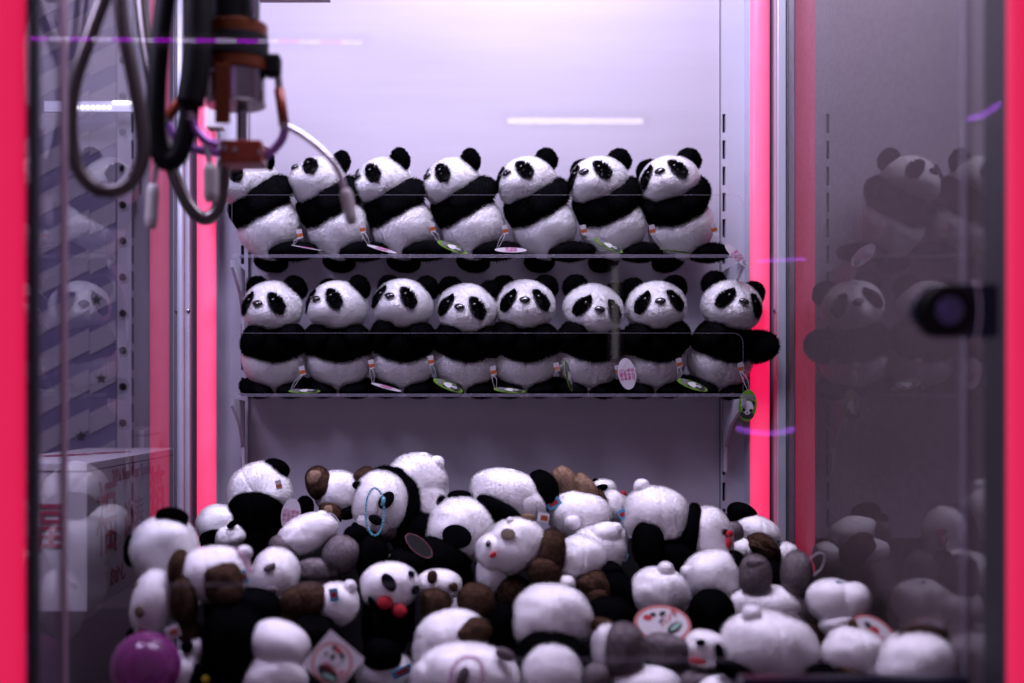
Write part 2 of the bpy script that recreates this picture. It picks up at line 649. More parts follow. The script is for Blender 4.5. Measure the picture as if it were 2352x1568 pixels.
light_tube(474.5, 2.05, "glowing pink rear corner tube behind the claw and cables", M['tube'], 0.0155, z0=CZ - 0.27)
light_tube(1745, 2.05, "glowing pink rear corner tube beside the panda with outstretched arm", M['tube'], 0.0155, z0=CZ - 0.27)
light_tube(18, 1.27, "wide blurred pink front tube on the cable side", M['tube_front'], 0.0175)
light_tube(2353, 1.245, "wide blurred pink front tube beside the black door lock", M['tube_front'], 0.0175)

# corner posts at the back, with their screws
for (a, b, c, s, lab) in ((406, 420, 449, 433, "pale aluminium rear corner post between cables and pink tube"),
                          (1806, 1786, 1771, 1779, "pale aluminium rear corner post next to the dark side glass")):
    xa, xb, xc = P(a, 0, 2.03).x, P(b, 0, 2.03).x, P(c, 0, 2.06).x
    e = empty("corner_post", (xa, 2.03, ZB), lab, "corner post", "aluminium rear corner posts")
    box("outer_profile", *sorted((0, xb - xa)), 0, 0.03, 0, ZT - ZB, M['post'], e, 0.0015)
    box("inner_profile", *sorted((xb - xa + (0.0005 if xb > xa else -0.0005), (xc - xa) * 0.72)), 0.014, 0.06, 0, ZT - ZB, M['upright'], e)
    box("gap_strip", *sorted(((xc - xa) * 0.72, xc - xa)), 0.045, 0.07, 0, ZT - ZB, M['trim'], e)
    sc_p = P(s, 715, 2.043)
    put("screw", lathe_me("screw", [(0.0032, 0), (0.0028, 0.0012), (0.001, 0.0018)], M['chrome'], 16, 'Y'), e,
        Matrix.Translation((sc_p.x - xa, sc_p.y - 2.03, sc_p.z - ZB)))
    box("seal_strip", *sorted((-0.0006 if xb > xa else 0.0006, -0.003 if xb > xa else 0.003)), -0.004, 0.03, 0, ZT - ZB, M['seal'], e)

# side panes
def pane(name, x, y0, y1, mat, lab, trims):
    e = empty(name, (x, y0, ZB), lab, "glass pane")
    put("glass", mesh_np("glass", [(0, 0, 0), (0, y1 - y0, 0), (0, y1 - y0, ZT - ZB), (0, 0, ZT - ZB)], [(0, 1, 2, 3) if x < 0 else (3, 2, 1, 0)], mat), e)
    for t0, t1, m in trims:
        sgn = 1 if x > 0.2 else -1
        box("edge_trim", *sorted((-sgn * 0.0004, -sgn * 0.0044)), t0 - y0, t1 - y0, 0, ZT - ZB, m, e)
    return e


pane("side_glass", XL, 1.24, 2.027, M['gside'], "clear side glass mirroring the pandas on the cable side", [(1.356, 1.372, M['trim']), (1.262, 1.275, M['seal'])])
pane("side_glass", XR, 1.285, 2.027, M['gsider'], "smoky side glass with faint panda reflections by the door lock", [(1.350, 1.364, M['acr_edge']), (1.287, 1.299, M['seal'])])
sp = box("partition", XR + 0.004, XR + 0.012, 1.30, 2.09, ZB, ZT, M['panel'])
tag(sp, "dark grey brown grained panel backing the smoky side glass", "side panel")

# front window: clear door glass; narrow glossy strips added before it mirror the hall lamps
fw = put("front_window", mesh_np("front_window", [(XL - .05, 1.235, ZB), (XR + .05, 1.235, ZB), (XR + .05, 1.235, ZT), (XL - .05, 1.235, ZT)], [(0, 1, 2, 3)], M['acr']))
tag(fw, "clear front window glass of the crane game cabinet", "window")
G = 1.215


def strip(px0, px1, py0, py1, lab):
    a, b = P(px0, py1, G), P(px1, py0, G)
    o = put("reflection_strip", mesh_np("reflection_strip", [(a.x, G, a.z), (b.x, G, a.z), (b.x, G, b.z), (a.x, G, b.z)], [(0, 1, 2, 3)], M['film']))
    return tag(o, lab, "reflection strip", "glossy strips added at the front window for reflections")


strip(66, 850, 80, 108, "added glossy strip catching a dotted violet reflection across the claw")
strip(1155, 1490, 262, 296, "added glossy strip catching a white lamp reflection above the top shelf")
strip(1684, 1832, 972, 1004, "added glossy strip catching a curved violet reflection near the hanging tag")
strip(1730, 1858, 588, 608, "added glossy strip catching a short violet reflection on the pink tube")
strip(2214, 2304, 226, 286, "added glossy strip catching a slanted violet reflection by the front tube")
strip(1402, 1424, 606, 830, "added glossy strip catching a grey upright reflection between two pandas")


def virt(px, py, D):
    p = P(px, py, D)
    return Vector((p.x, 2 * G - p.y, p.z))          # where the lamp really hangs, on the camera's side of the glass


# unseen black board added behind the heap so its gaps look shaded
kb_ = box('gap_shade_board', XL, XR, DW - 0.03, DW - 0.013, ZB, P(0, 1235, DW - .02).z, M['dark'])
tag(kb_, 'black board added low on the back wall to shade gaps in the heap', None, None, 'structure')

# lamps of the hall behind the viewer
e = empty("led_chain", virt(70, 88, 3.4), "dotted violet and white LED chain in the hall", "light chain")
for i in range(48):
    p = virt(72 + i * 16.0, 87 + i * 0.27, 3.4) - e.location
    m = M['led_l'] if (i // 3) % 2 else M['led_m']
    put("led_bead", lathe_me("led_bead", [(0.003, -0.006), (0.0075, -0.003), (0.0075, 0.003), (0.003, 0.006)], m, 10), e, Matrix.Translation(p) @ Matrix.Rotation(R(90), 4, 'Y'))
for (nm, pts, r, m, lab) in (
    ("hall_lamp", [(1166, 278), (1476, 279)], 0.008, 'fluo', "straight white fluorescent hall lamp"),
    ("neon_tube", [(1690, 978), (1722, 990), (1760, 997), (1795, 992), (1826, 981)], 0.008, 'led_b', "curved violet neon tube in the hall"),
    ("neon_tube", [(1738, 603), (1852, 594)], 0.007, 'led_b', "short straight violet neon tube in the hall"),
    ("neon_tube", [(2220, 277), (2262, 262), (2300, 236)], 0.007, 'led_b', "slanted violet neon tube in the hall"),
    ("dim_lamp", [(1413, 614), (1413, 824)], 0.013, 'dimtube', "dim upright grey hall lamp")):
    q = [virt(x, y, 3.4) for x, y in pts]
    o = put(nm, tube_me(nm, q, r, M[m], 8, 5))
    tag(o, lab, "lamp")


# ------------------------------------------------------------------ shelves
def shelf(py_front, label):
    d0, d1 = 1.940, 2.086
    a, b = P(533, py_front, d0), P(1706, py_front, d0)
    e = empty("acrylic_shelf", (a.x, d0, a.z), label, "shelf", "clear acrylic shelves with front lip")
    W, D = b.x - a.x, d1 - d0
    s = -math.tan(R(4.5))
    # board
    th = 0.004
    vs = []
    for (x, y) in ((0, 0), (W, 0), (W, D), (0, D)):
        vs += [(x, y, s * y), (x, y, s * y - th)]
    bme = mesh_np("board", vs, [(0, 2, 4, 6), (1, 7, 5, 3)], M['acr'])
    put("board", bme, e)
    edge = box("front_edge", 0, W, -0.0030, 0, -0.0046, 0.0004, M['acr_edge'], e, 0.0008)
    # lip: clear sheet, thin rim all round
    H = (py_front - (py_front - 137)) * d0 / F
    out = [(0, 0.0015)]
    rc = 0.015
    out += [(rc - rc * math.cos(t), H - rc + rc * math.sin(t)) for t in [math.pi / 2 * i / 6 for i in range(7)]]
    out += [(W - rc + rc * math.sin(t), H - rc + rc * math.cos(t)) for t in [math.pi / 2 * i / 6 for i in range(7)]]
    out += [(W, 0.0015)]
    put("lip", mesh_np("lip", [(x, -0.002, z) for x, z in out], [tuple(range(len(out)))], M['acr']), e)
    put("lip_rim", tube_me("lip_rim", [(x, -0.002, z) for x, z in out], 0.0005, M['acr_rim'], 6, 1), e)
    for sx in (0, 1):
        x = P(531 if not sx else 1712, 0, d0).x - a.x
        pr = [(0.0, -0.007), (0.118, -0.010), (0.128, -0.012), (0.132, -0.125), (0.122, -0.125), (0.120, -0.085), (0.085, -0.050), (0.03, -0.028), (0.004, -0.018)]
        n = len(pr)
        dx = 0.0025
        skew = 0.0
        vs = [(x - dx + skew * y / 0.13, y + 0.006, z) for y, z in pr] + [(x + dx + skew * y / 0.13, y + 0.006, z) for y, z in pr]
        fs = [tuple(range(n)), tuple(range(2 * n - 1, n - 1, -1))] + [(i, (i + 1) % n, (i + 1) % n + n, i + n) for i in range(n)]
        put("bracket", mesh_np("bracket", vs, fs, M['upright']), e)
        put("shelf_screw", lathe_me("shelf_screw", [(0.004, 0), (0.004, 0.002), (0.002, 0.003)], M['chrome'], 14), e, Matrix.Translation((x + (0.012 if not sx else -0.012), 0.03, 0.001 + s * 0.03)))
    return e


shelf(586, "upper clear acrylic shelf with rounded front lip under seven pandas")
shelf(903, "lower clear acrylic shelf with rounded front lip under eight pandas")

# ------------------------------------------------------------------ the sitting panda
def ell_surf(sub, a, b, c):
    v, f = ICO[sub]
    return v * np.array([a, b, c]), f


def lump(v, amp, sc_, seed):
    """Slow uneven swelling so that stuffing shows."""
    k = np.random.default_rng(seed).normal(size=(4, 3)) * sc_
    ph = np.random.default_rng(seed + 1).uniform(0, 6, 4)
    d = sum(np.sin(v @ k[i] + ph[i]) for i in range(4)) / 4
    d = d + 0.35 * sum(np.sin(v @ k[i][[1, 2, 0]] * 2.3 + ph[i] * 2) for i in range(4)) / 4
    return v * (1 + amp * d[:, None])


def tufts(v, f, wave, amp, seed, n=14, flow=(1, 1, 0.45)):
    """Tufted pile: small ridges, longer along the lie of the fur."""
    g = np.random.default_rng(seed)
    k = g.normal(size=(n, 3)) * np.array(flow)
    k *= (2 * math.pi / wave) * g.uniform(0.7, 1.5, (n, 1)) / np.linalg.norm(k / np.array(flow), axis=1, keepdims=True)
    ph = g.uniform(0, 6.3, n)
    wob = 0.9 * np.sin(v[:, [1, 2, 0]] * (2 * math.pi / (wave * 3.1)) + 1.3)
    h = sum(np.abs(np.sin(v @ k[i] + ph[i] + wob[:, i % 3])) for i in range(n)) / n
    return v + vnormals(v, f) * (amp * (h - 0.64) * 5)[:, None]


def head_r(u):
    a, b, c = 0.0435, 0.041, 0.0365
    r = 1 / np.sqrt((u[:, 0] / a) ** 2 + (u[:, 1] / b) ** 2 + (u[:, 2] / c) ** 2)
    m = np.array([0, -1, -0.30]); m /= np.linalg.norm(m)
    ang = np.arccos(np.clip(u @ m, -1, 1))
    r = r + 0.0105 * np.exp(-(ang / 0.42) ** 2)
    for s in (-1, 1):
        q = np.array([0.62 * s, -0.62, -0.48]); q /= np.linalg.norm(q)
        an = np.arccos(np.clip(u @ q, -1, 1))
        r = r + 0.0035 * np.exp(-(an / 0.4) ** 2)
        q = np.array([0.45 * s, -0.9, 0.12]); q /= np.linalg.norm(q)      # eye hollows
        an = np.arccos(np.clip(u @ q, -1, 1))
        r = r - 0.0020 * np.exp(-(an / 0.28) ** 2)
    return r


u5, f5 = ICO[6]
head_me = furry("head", tufts(u5 * head_r(u5)[:, None], f5, 0.010, 0.0006, 31), f5, M['white'], 0.0062, 0.00075, 5, lay=(0, 0.18, -0.25), mess=0.8)
b_v = u5 * np.array([0.0495, 0.047, 0.050])
zz = b_v[:, 2] / 0.050
tap = np.where(zz < 0, 1 - 0.28 * zz ** 2, 1.0)
b_v[:, 0] *= tap; b_v[:, 1] *= tap
front = (b_v[:, 1] < 0) & (zz < 0.5)
b_v *= (1 - 0.045 * np.exp(-(b_v[:, 0] / 0.0035) ** 2) * front)[:, None]
b_v[:, 2] = np.maximum(b_v[:, 2], -0.0480)
belly_me = furry("belly", tufts(lump(b_v, 0.02, 90, 3), f5, 0.010, 0.0006, 32), f5, M['white'], 0.0048, 0.00075, 5, lay=(0, 0, -0.4), mess=0.7)
chest_me = furry("chest", lump(u5 * np.array([0.047, 0.047, 0.040]), 0.03, 80, 7), f5, M['black'], 0.0048, 0.0009, 2, lay=(0, 0, -0.45))
v4, f4 = ICO[4]
arm_me = furry("arm", lump(v4 * np.array([0.0190, 0.035, 0.0225]), 0.05, 90, 11), f4, M['black'], 0.0042, 0.0010, 4)
leg_me = furry("leg", lump(v4 * np.array([0.0240, 0.046, 0.0150]), 0.05, 90, 13), f4, M['black'], 0.0042, 0.0010, 4)
e_v = v4 * np.array([0.0190, 0.0095, 0.0175])
e_v[:, 1] += 0.004 * ((e_v[:, 0] / 0.0190) ** 2)
ear_me = furry("ear", e_v, f4, M['black'], 0.0045, 0.0010, 5, lay=(0, 0, 0.1), mess=0.6)
eye_me = mesh_np("eye", ICO[3][0] * 0.0036, ICO[3][1], M['eye'], True)
nz = ICO[3][0] * np.array([0.0090, 0.0055, 0.0068])
nz[:, 0] *= np.where(nz[:, 2] < 0, 1 + 0.5 * nz[:, 2] / 0.0068, 1)
nose_me = mesh_np("nose", nz, ICO[3][1], M['eye'], True)
tail_me = furry("tail", ICO[3][0] * 0.013, ICO[3][1], M['white'], 0.005, 0.0011, 6)


def patch_mesh(s):
    """Spiky black eye patch lying on the head's own surface."""
    c = Vector((0.56 * s, -0.83, 0.10)).normalized()
    side = Vector((0, 0, 1)).cross(c).normalized()
    upv = c.cross(side).normalized()
    a = R(24) * s
    ax1 = upv * math.cos(a) - side * (-s) * 0 + side * math.sin(a) * -1
    ax1 = (upv * math.cos(R(30)) + side * (s * 0) + side * (math.sin(R(30)) * (-1 if side.x * s > 0 else 1))).normalized()
    ax2 = c.cross(ax1).normalized()
    pts, fs = [], []
    nr, na = 7, 26
    pts.append(c.copy())
    for i in range(1, nr + 1):
        for j in range(na):
            t = 2 * math.pi * j / na
            q = i / nr
            egg = 1.0 - 0.18 * math.cos(t)
            pts.append((c + ax1 * (0.39 * q * math.cos(t)) + ax2 * (0.205 * q * math.sin(t) * egg)).normalized())
    for j in range(na):
        fs.append((0, 1 + j, 1 + (j + 1) % na))
    for i in range(nr - 1):
        for j in range(na):
            a0, a1 = 1 + i * na + j, 1 + i * na + (j + 1) % na
            fs.append((a0, a0 + na, a1 + na)); fs.append((a0, a1 + na, a1))
    u = np.array([p[:] for p in pts])
    v = u * (head_r(u)[:, None] + 0.0030)
    f = np.array(fs)
    if (vnormals(v, f) * u).sum() < 0:
        f = f[:, ::-1]
    out = np.array(c[:])
    rad = u - out
    rad /= np.maximum(np.linalg.norm(rad, axis=1, keepdims=True), 1e-6)
    me = furry("eye_patch", v, f, M['black'], 0.0066, 0.0014, 12, lay=rad * 1.1 + np.array((0, 0, -0.3)), mess=0.7)
    ec = (c * 1.0 + ax1 * 0.06 - ax2 * 0.0 + Vector((-0.07 * s, -0.02, 0.03))).normalized()
    ue = np.array([ec[:]])
    return me, Vector(ec) * float(head_r(ue)[0] + 0.0046)


patch = {s: patch_mesh(s) for s in (-1, 1)}

# the oval hang tag, green picture side (+Z) and white lettered side
tag_disc = {}
TX, TY = 0.0140, 0.0245
tag_disc['g'] = disc_me("tag_card", TX, TY, 0.0006, M['green'])
tag_disc['w'] = disc_me("tag_card", TX, TY, 0.0006, M['tagw'])
tag_print_g = poly_me("panda_picture", [
    (ell(-.0075, .004, .0035, .0035), 1, 0), (ell(.0075, .004, .0035, .0035), 1, 0), (ell(0, -.014, .0105, .006), 1, 0),
    (ell(0, -.003, .0088, .0105), 0, 1), (ell(-.0052, -.0075, .0024, .0032, 30), 1, 2), (ell(.0052, -.0075, .0024, .0032, -30), 1, 2),
    (ell(0, -.0105, .0044, .0040), 2, 2), (ell(0, -.0105, .0040, .0036), 0, 3), (ell(0, -.0108, .0013, .0017), 1, 4)],
    [M['printw'], M['ink'], M['ink']])
tag_text_g = text_me("lettering", "パンダの\n赤ちゃん", 0.0047, M['purple'], 0.00008, 0.0001, line=0.75)
tag_text_w = text_me("lettering", "パンダの\n赤ちゃん\nふるまど", 0.0062, M['magenta'], 0.00012, 0.0001, line=0.95)
care_me = prism_me("care_tag", [(-.0045, -.007), (.0045, -.007), (.0045, .007), (-.0045, .007)], -0.0008, 0.0008, M['tagw'])
care_print = prism_me("care_print", [(-.0046, -.0045), (.0046, -.0045), (.0046, .0005), (-.0046, .0005)], -0.0010, 0.0010, M['orangep'])


def hang_tag(root, care_p, tag_p, rot, kind, label=None):
    """Care label on the side, nylon loop and the oval card it holds. Points are world points."""
    inv = wm(root).inverted()
    c = put("care_tag", care_me, root, inv @ (Matrix.Translation(care_p) @ Euler((R(8), R(-14), R(12))).to_matrix().to_4x4()))
    put("care_print", care_print, c)
    mw = Matrix.Translation(tag_p) @ Matrix.Rotation(rot[0], 4, 'X') @ Matrix.Rotation(rot[1], 4, 'Y') @ Matrix.Rotation(rot[2], 4, 'Z')
    hole = mw @ Vector((0, TY * 0.86, 0))
    mid = (care_p + hole) / 2
    lp = [care_p + Vector((0, 0, -0.006)), mid + Vector((0.003, -0.004, 0.0)), hole, mid + Vector((-0.003, -0.003, -0.002)), care_p + Vector((-0.002, 0, -0.006))]
    put("tag_string", tube_me("tag_string", [inv @ q for q in lp], 0.00035, M['string'], 5, 6), root)
    t = put("hang_tag", tag_disc[kind], root, inv @ mw)
    if label: t['label'] = label
    if kind == 'g':
        put("panda_picture", tag_print_g, t)
        put("lettering", tag_text_g, t, Matrix.Translation((0, 0.0125, 0.0016)))
    else:
        put("lettering", tag_text_w, t, Matrix.Translation((0, -0.001, 0.0009)))


def sitting_panda(loc, yaw, hyaw, hpitch, hroll, label, group, arms=0.0, scale=1.0, lean=0.0, roll=0.0, out_arm=False, hz=0.0):
    e = empty("plush_panda", loc, label, "plush panda", group, (R(lean), R(roll), R(yaw)), scale)
    put("belly", belly_me, e, Matrix.Translation((0, 0.010, 0.0595)))
    put("chest", chest_me, e, Matrix.Translation((0, -0.004, 0.084)) @ Matrix.Rotation(R(8), 4, 'X') @ Matrix.Diagonal((0.97, 1, 1, 1)))
    for s in (-1, 1):
        j = random.uniform(-5, 5)
        if out_arm and s == 1:
            put("arm", arm_me, e, Matrix.Translation((0.050, -0.016, 0.084)) @ Matrix.Rotation(R(55), 4, 'Z') @ Matrix.Rotation(R(-10), 4, 'X') @ Matrix.Diagonal((1.1, 0.95, 1.1, 1)))
        else:
            dz_, dx_ = random.uniform(-.005, .006), random.uniform(-.002, .003)
            if arms > 0.005:
                put("arm", arm_me, e, Matrix.Translation(((0.0340 + dx_) * s, -0.010, 0.099 + dz_ * 0.5)) @ Matrix.Rotation(R(-20 * s + j), 4, 'Z') @ Matrix.Rotation(R(30 + j), 4, 'X') @ Matrix.Diagonal((1.05, 1.2, 1.15, 1)))
            else:
                put("arm", arm_me, e, Matrix.Translation(((0.0320 + dx_) * s, -0.024, 0.089 + dz_)) @ Matrix.Rotation(R(-24 * s + j), 4, 'Z') @ Matrix.Rotation(R(-14 + 2 * j), 4, 'X'))
        if arms > 0.005:
            put("leg", leg_me, e, Matrix.Translation((0.0330 * s, 0.030, 0.0150)) @ Matrix.Rotation(R(-34 * s), 4, 'Z') @ Matrix.Diagonal((0.95, 0.85, 1.0, 1)))
            continue
        put("leg", leg_me, e, Matrix.Translation((0.0300 * s, 0.020, 0.0150)) @ Matrix.Rotation(R(-20 * s), 4, 'Z') @ Matrix.Rotation(R(9), 4, 'X'))
    put("tail", tail_me, e, Matrix.Translation((0, 0.056, 0.036)))
    h = put("head", head_me, e, Matrix.Translation((0, -0.022, 0.1385 + hz)) @ Euler((R(-hpitch), R(hroll), R(hyaw)), 'YXZ').to_matrix().to_4x4())
    for s in (-1, 1):
        put("ear", ear_me, h, Matrix.Translation((0.0335 * s, 0.006, 0.0295)) @ Matrix.Rotation(R(38 * s), 4, 'Y') @ Matrix.Rotation(R(14 * s), 4, 'Z'))
        put("eye_patch", patch[s][0], h)
        put("eye", eye_me, h, Matrix.Translation(patch[s][1]))
    u = np.array([[0, -0.997, 0.03]])
    put("nose", nose_me, h, Matrix.Translation(Vector(u[0]) * float(head_r(u)[0] + 0.0035)) @ Matrix.Rotation(R(-28), 4, 'X'))
    return e


DP = 2.018
zU = (P(0, 586, 1.94).z - 0.0045)
zL = (P(0, 903, 1.94).z - 0.0045)
upper = [  # px, yaw, head yaw, pitch, roll
    (610, -52, -6, 4, 0, "peering over the shelf end directly behind the orange claw block"),
    (772, -50, -4, 20, -2, "with its nose lifted, behind the long silver claw arm"),
    (917, -56, 0, 2, 0, "third along, its ear just past the white claw tip"),
    (1078, -58, -2, 4, 2, "fourth along, one ear showing, head tipped down"),
    (1248, -46, 2, 6, -3, "fifth along, second ear just showing behind its head"),
    (1412, -34, 0, 6, 0, "sixth along, two ears and nose in view, third from last"),
    (1572, -26, 0, 6, -2, "nearest the far slotted upright"),
]
upper[5] = upper[5][:5] + ("sixth along, two ears and nose in view beside the end panda",)
UP = []
for i, (px, yaw, hy, hp, hr, lab) in enumerate(upper):
    p = P(px, 0, DP); p.z = zU
    UP.append(sitting_panda(p, yaw, hy, hp, hr, "upper shelf fluffy panda " + lab, "fluffy pandas on the upper shelf", arms=0.011,
                            lean=-3, roll=-9, scale=1.0, hz=-0.011))
lower = [
    (631, 4, -26, 0, 2, 0.0, "first along by the slotted upright, looking away to the claw side"),
    (776, 0, -40, 8, -2, 0.0, "second along, head turned almost to profile"),
    (924, -2, -22, 10, 3, 0.003, "third along, chin raised and head tilted up"),
    (1068, 0, -16, -2, 6, -0.004, "fourth along, sunken head drooping and tilted"),
    (1208, -2, -2, 4, 1, 0.002, "fifth along, staring straight ahead with level head"),
    (1352, 4, 0, -6, 9, -0.004, "sixth along, scowling with tilted lowered head"),
    (1505, 2, -4, 4, -2, 0.0, "seventh along, facing straight out beside the upright white tag"),
    (1648, 6, 2, 2, 8, 0.002, "last along, holding one arm out over the pink tube"),
]
LO = []
for i, (px, yaw, hy, hp, hr, hz, lab) in enumerate(lower):
    p = P(px, 0, DP); p.z = zL
    LO.append(sitting_panda(p, yaw, hy, hp, hr, "lower shelf fluffy panda " + lab, "fluffy pandas on the lower shelf", arms=0.002, out_arm=(i == 7), hz=hz,
                            roll=(6 if i == 7 else random.uniform(-2, 2))))

# hang tags: (panda, care tag px,py, tag px,py, rotation, side)
flat = (R(6), R(2), R(80))
for root, (cx, cy_), (tx, ty), rot, k in (
    (UP[0], (688, 538), (704, 570), (R(8), R(10), R(80)), 'w'),
    (UP[1], (832, 525), (877, 573), (R(16), R(14), R(74)), 'w'),
    (UP[2], (993, 523), (1038, 569), (R(30), R(18), R(72)), 'g'),
    (UP[3], (1160, 528), (1173, 575), (R(22), 0, R(86)), 'w'),
    (UP[4], (1340, 528), (1397, 565), (R(30), R(20), R(72)), 'g'),
    (UP[5], (1498, 528), (1552, 578), (R(4), R(8), R(84)), 'g'),
    (UP[6], (1640, 525), (1692, 588), (R(48), R(30), R(50)), 'w'),
    (LO[0], (694, 850), (699, 897), (R(14), 0, R(88)), 'g'),
    (LO[1], (853, 835), (887, 888), (R(10), R(14), R(76)), 'w'),
    (LO[2], (990, 826), (1029, 884), (R(28), R(18), R(74)), 'g'),
    (LO[3], (1133, 850), (1170, 895), (R(16), R(4), R(86)), 'g'),
    (LO[4], (1278, 842), (1306, 862), (R(70), R(66), R(38)), 'g'),
    (LO[5], (1419, 848), (1440, 857), (R(84), R(8), R(8)), 'w'),
    (LO[6], (1560, 832), (1590, 883), (R(30), R(14), R(74)), 'g'),
    (LO[7], (1702, 842), (1717, 930), (R(88), R(0), R(-6)), 'g')):
    dfront = 1.948
    if root is UP[6] or root is LO[7]:
        tp = P(tx, ty, 1.955)
    else:
        tp = P(tx, ty, 1.958)
    hang_tag(root, P(cx, cy_, 1.962), tp, rot, k)

# ------------------------------------------------------------------ the heap
def unit_fur(name, mat, seed, k=2, L=0.095, amp=0.05, sub=6):
    v, f = ICO[sub]
    v = v / (np.abs(v) ** 2.2).sum(1, keepdims=True) ** (1 / 2.2)            # a little pillow-like
    v = lump(v, amp, 2.4, seed)
    v = v * (1 - 0.030 * np.exp(-((v[:, :1] + 0.12 * v[:, 2:]) / 0.05) ** 2))   # sewn seams
    v = tufts(v, f, 0.30, 0.006, seed + 3, flow=(1, 1, 1))
    return furry(name, v, f, mat, L, 0.016, k, lay=(0, 0, -0.2), mess=0.8)


UF = {}
for cname, m in (('w', M['fleece']), ('k', M['fleeceb']), ('b', M['brown']), ('g', M['grey']), ('t', M['tan'])):
    UF[cname] = [unit_fur("plush_surface_" + cname, m, 20 + i * 7 + ord(cname), amp=(0.06, 0.10, 0.08)[i]) for i in range(3)]
UF['W'] = [unit_fur("long_fur", M['white'], 77, 3, 0.09, 0.05)]
UF['K'] = [unit_fur("long_black_fur", M['black'], 78, 3, 0.12, 0.05)]
sv, sf = ICO[3]


def felt(c, m):
    me = mesh_np("felt_" + c, sv, sf, m, True)
    me.attributes.new("lie", 'FLOAT_VECTOR', 'POINT').data.foreach_set("vector", sv.astype(np.float32).ravel())
    return me


US = {c: felt(c, m) for c, m in (('k', M['fleeceb']), ('b', M['brown']), ('o', M['olive']), ('r', M['red']), ('p', M['pink']), ('e', M['eye']), ('g', M['grey']), ('w', M['card']), ('y', M['yellow']))}
label_me = box_me("cloth_label", -1, 1, -0.08, 0.08, -1, 1, M['blue'], 0.05)
label_red = box_me("label_print", -0.6, 0.6, -0.13, 0.13, -0.35, 0.45, M['redp'])


def dd(py):
    return 1.985 - (py - 1090) / (1560 - 1090) * 0.44


def heap_plush(name, cat, label, d, parts, group="plush pandas heaped on the floor"):
    k0 = d / F
    b0 = parts[0]
    base = P(b0[2], b0[3], d)
    e = empty(name, (base.x, d, base.z - b0[5] * k0), label, cat, group)
    placed = []
    nvar = random.randint(0, 2)
    for p in parts:
        nm, c, px, py, rx, ry = p[:6]
        ang = p[6] if len(p) > 6 else 0
        dz = p[7] if len(p) > 7 else 0
        rd = p[8] if len(p) > 8 else None
        if isinstance(dz, str):                       # a spot lying on an earlier part
            ref = placed[int(dz)]
            ctr, mat3 = ref
            o = Vector((0, 0, CZ))
            ray = (P(px, py, 1.0) - o)
            inv = mat3.inverted()
            a, b = inv @ (o - ctr), inv @ ray
            A, B, C_ = b.dot(b), 2 * a.dot(b), a.dot(a) - 1
            disc = B * B - 4 * A * C_
            t = (-B - math.sqrt(disc)) / (2 * A) if disc > 0 else -B / (2 * A)
            hit = o + ray * t
            q = inv @ (hit - ctr)
            n = (inv.transposed() @ q).normalized()
            if n.y > -0.25: n = Vector((n.x, -0.25, n.z)).normalized()
            k = hit.y / F
            zax = -n
            # ellipse axes in the surface: image direction at the asked angle
            ia = Vector((math.cos(R(ang)), 0, -math.sin(R(ang))))
            xax = (ia - zax * ia.dot(zax)).normalized()
            yax = zax.cross(xax).normalized()
            fx = max(0.5, abs(xax.dot(ia)))
            rot = Matrix((xax, yax, zax)).transposed()
            th = 0.0028
            me = US[c]
            mw = Matrix.Translation(hit + n * 0.0028) @ rot.to_4x4() @ Matrix.Diagonal((rx * k / fx, ry * k / max(0.5, abs(yax.z)), th, 1))
            put_world(nm, me, e, mw)
            placed.append(ref)
            continue
        dep = d + dz * k0
        k = dep / F
        ctr = P(px, py, dep)
        rd = (rd if rd else 0.5 * (rx + ry)) * k
        if nm == "cloth_label":
            mw = Matrix.Translation(ctr) @ Matrix.Rotation(R(ang), 4, 'Y') @ Matrix.Rotation(R(10), 4, 'X') @ Matrix.Diagonal((rx * k, 0.009, ry * k, 1))
            o = put_world(nm, label_me, e, mw)
            put("label_print", label_red, o)
            placed.append(None)
            continue
        mat3 = Matrix.Rotation(R(ang), 3, 'Y') @ Matrix.Diagonal((rx * k, rd, ry * k))
        mw = Matrix.Translation(ctr) @ mat3.to_4x4()
        lib = UF.get(c) if c in UF else None
        if nm in ("bow", "mouth") or lib is None:
            me = US[c]
        else:
            me = lib[(nvar + len(placed)) % len(lib)]
            # fur stands out of the ball a little: shrink to keep the measured outline
            mat3 = mat3 * 0.97
            mw = Matrix.Translation(ctr) @ mat3.to_4x4()
        put_world(nm, me, e, mw)
        placed.append((ctr, mat3))
    return e


NP, NC = "plush_panda", "plush panda"
HG = "plush pandas heaped on the floor"
H = heap_plush
H(NP, NC, "big fluffy panda seen from behind, two black ears, beside the printed boxes", 1.63, [
    ("head", 'W', 378, 1262, 76, 76), ("ear", 'K', 396, 1190, 37, 26, 8, -10, 16), ("ear", 'K', 303, 1262, 18, 37, 4, -8, 18),
    ("body", 'W', 395, 1350, 70, 70, 0, 20)])
p2 = H(NP, NC, "fluffy panda toppled head down by the pink tube, one black foot up, white name tag", 1.93, [
    ("body", 'W', 598, 1132, 70, 72, -30), ("foot", 'K', 634, 1078, 31, 25, 20, 0), ("chest", 'K', 590, 1180, 63, 60, 0, -40), ("arm", 'K', 602, 1240, 62, 66, 0, -36),
    ("head", 'W', 508, 1208, 56, 50, 10, -44), ("muzzle", 'W', 530, 1231, 36, 28, -20, -84), ("eye_patch", 'K', 484, 1232, 30, 18, -32, -86, 14), ("eye_patch", 'K', 534, 1202, 14, 7, -32, -110, 6),
    ("arm", 'K', 650, 1205, 26, 40, 0, 0)])
hang_tag(p2, P(640, 1112, 1.865), P(668, 1182, 1.85), (R(86), R(0), R(-8)), 'w')
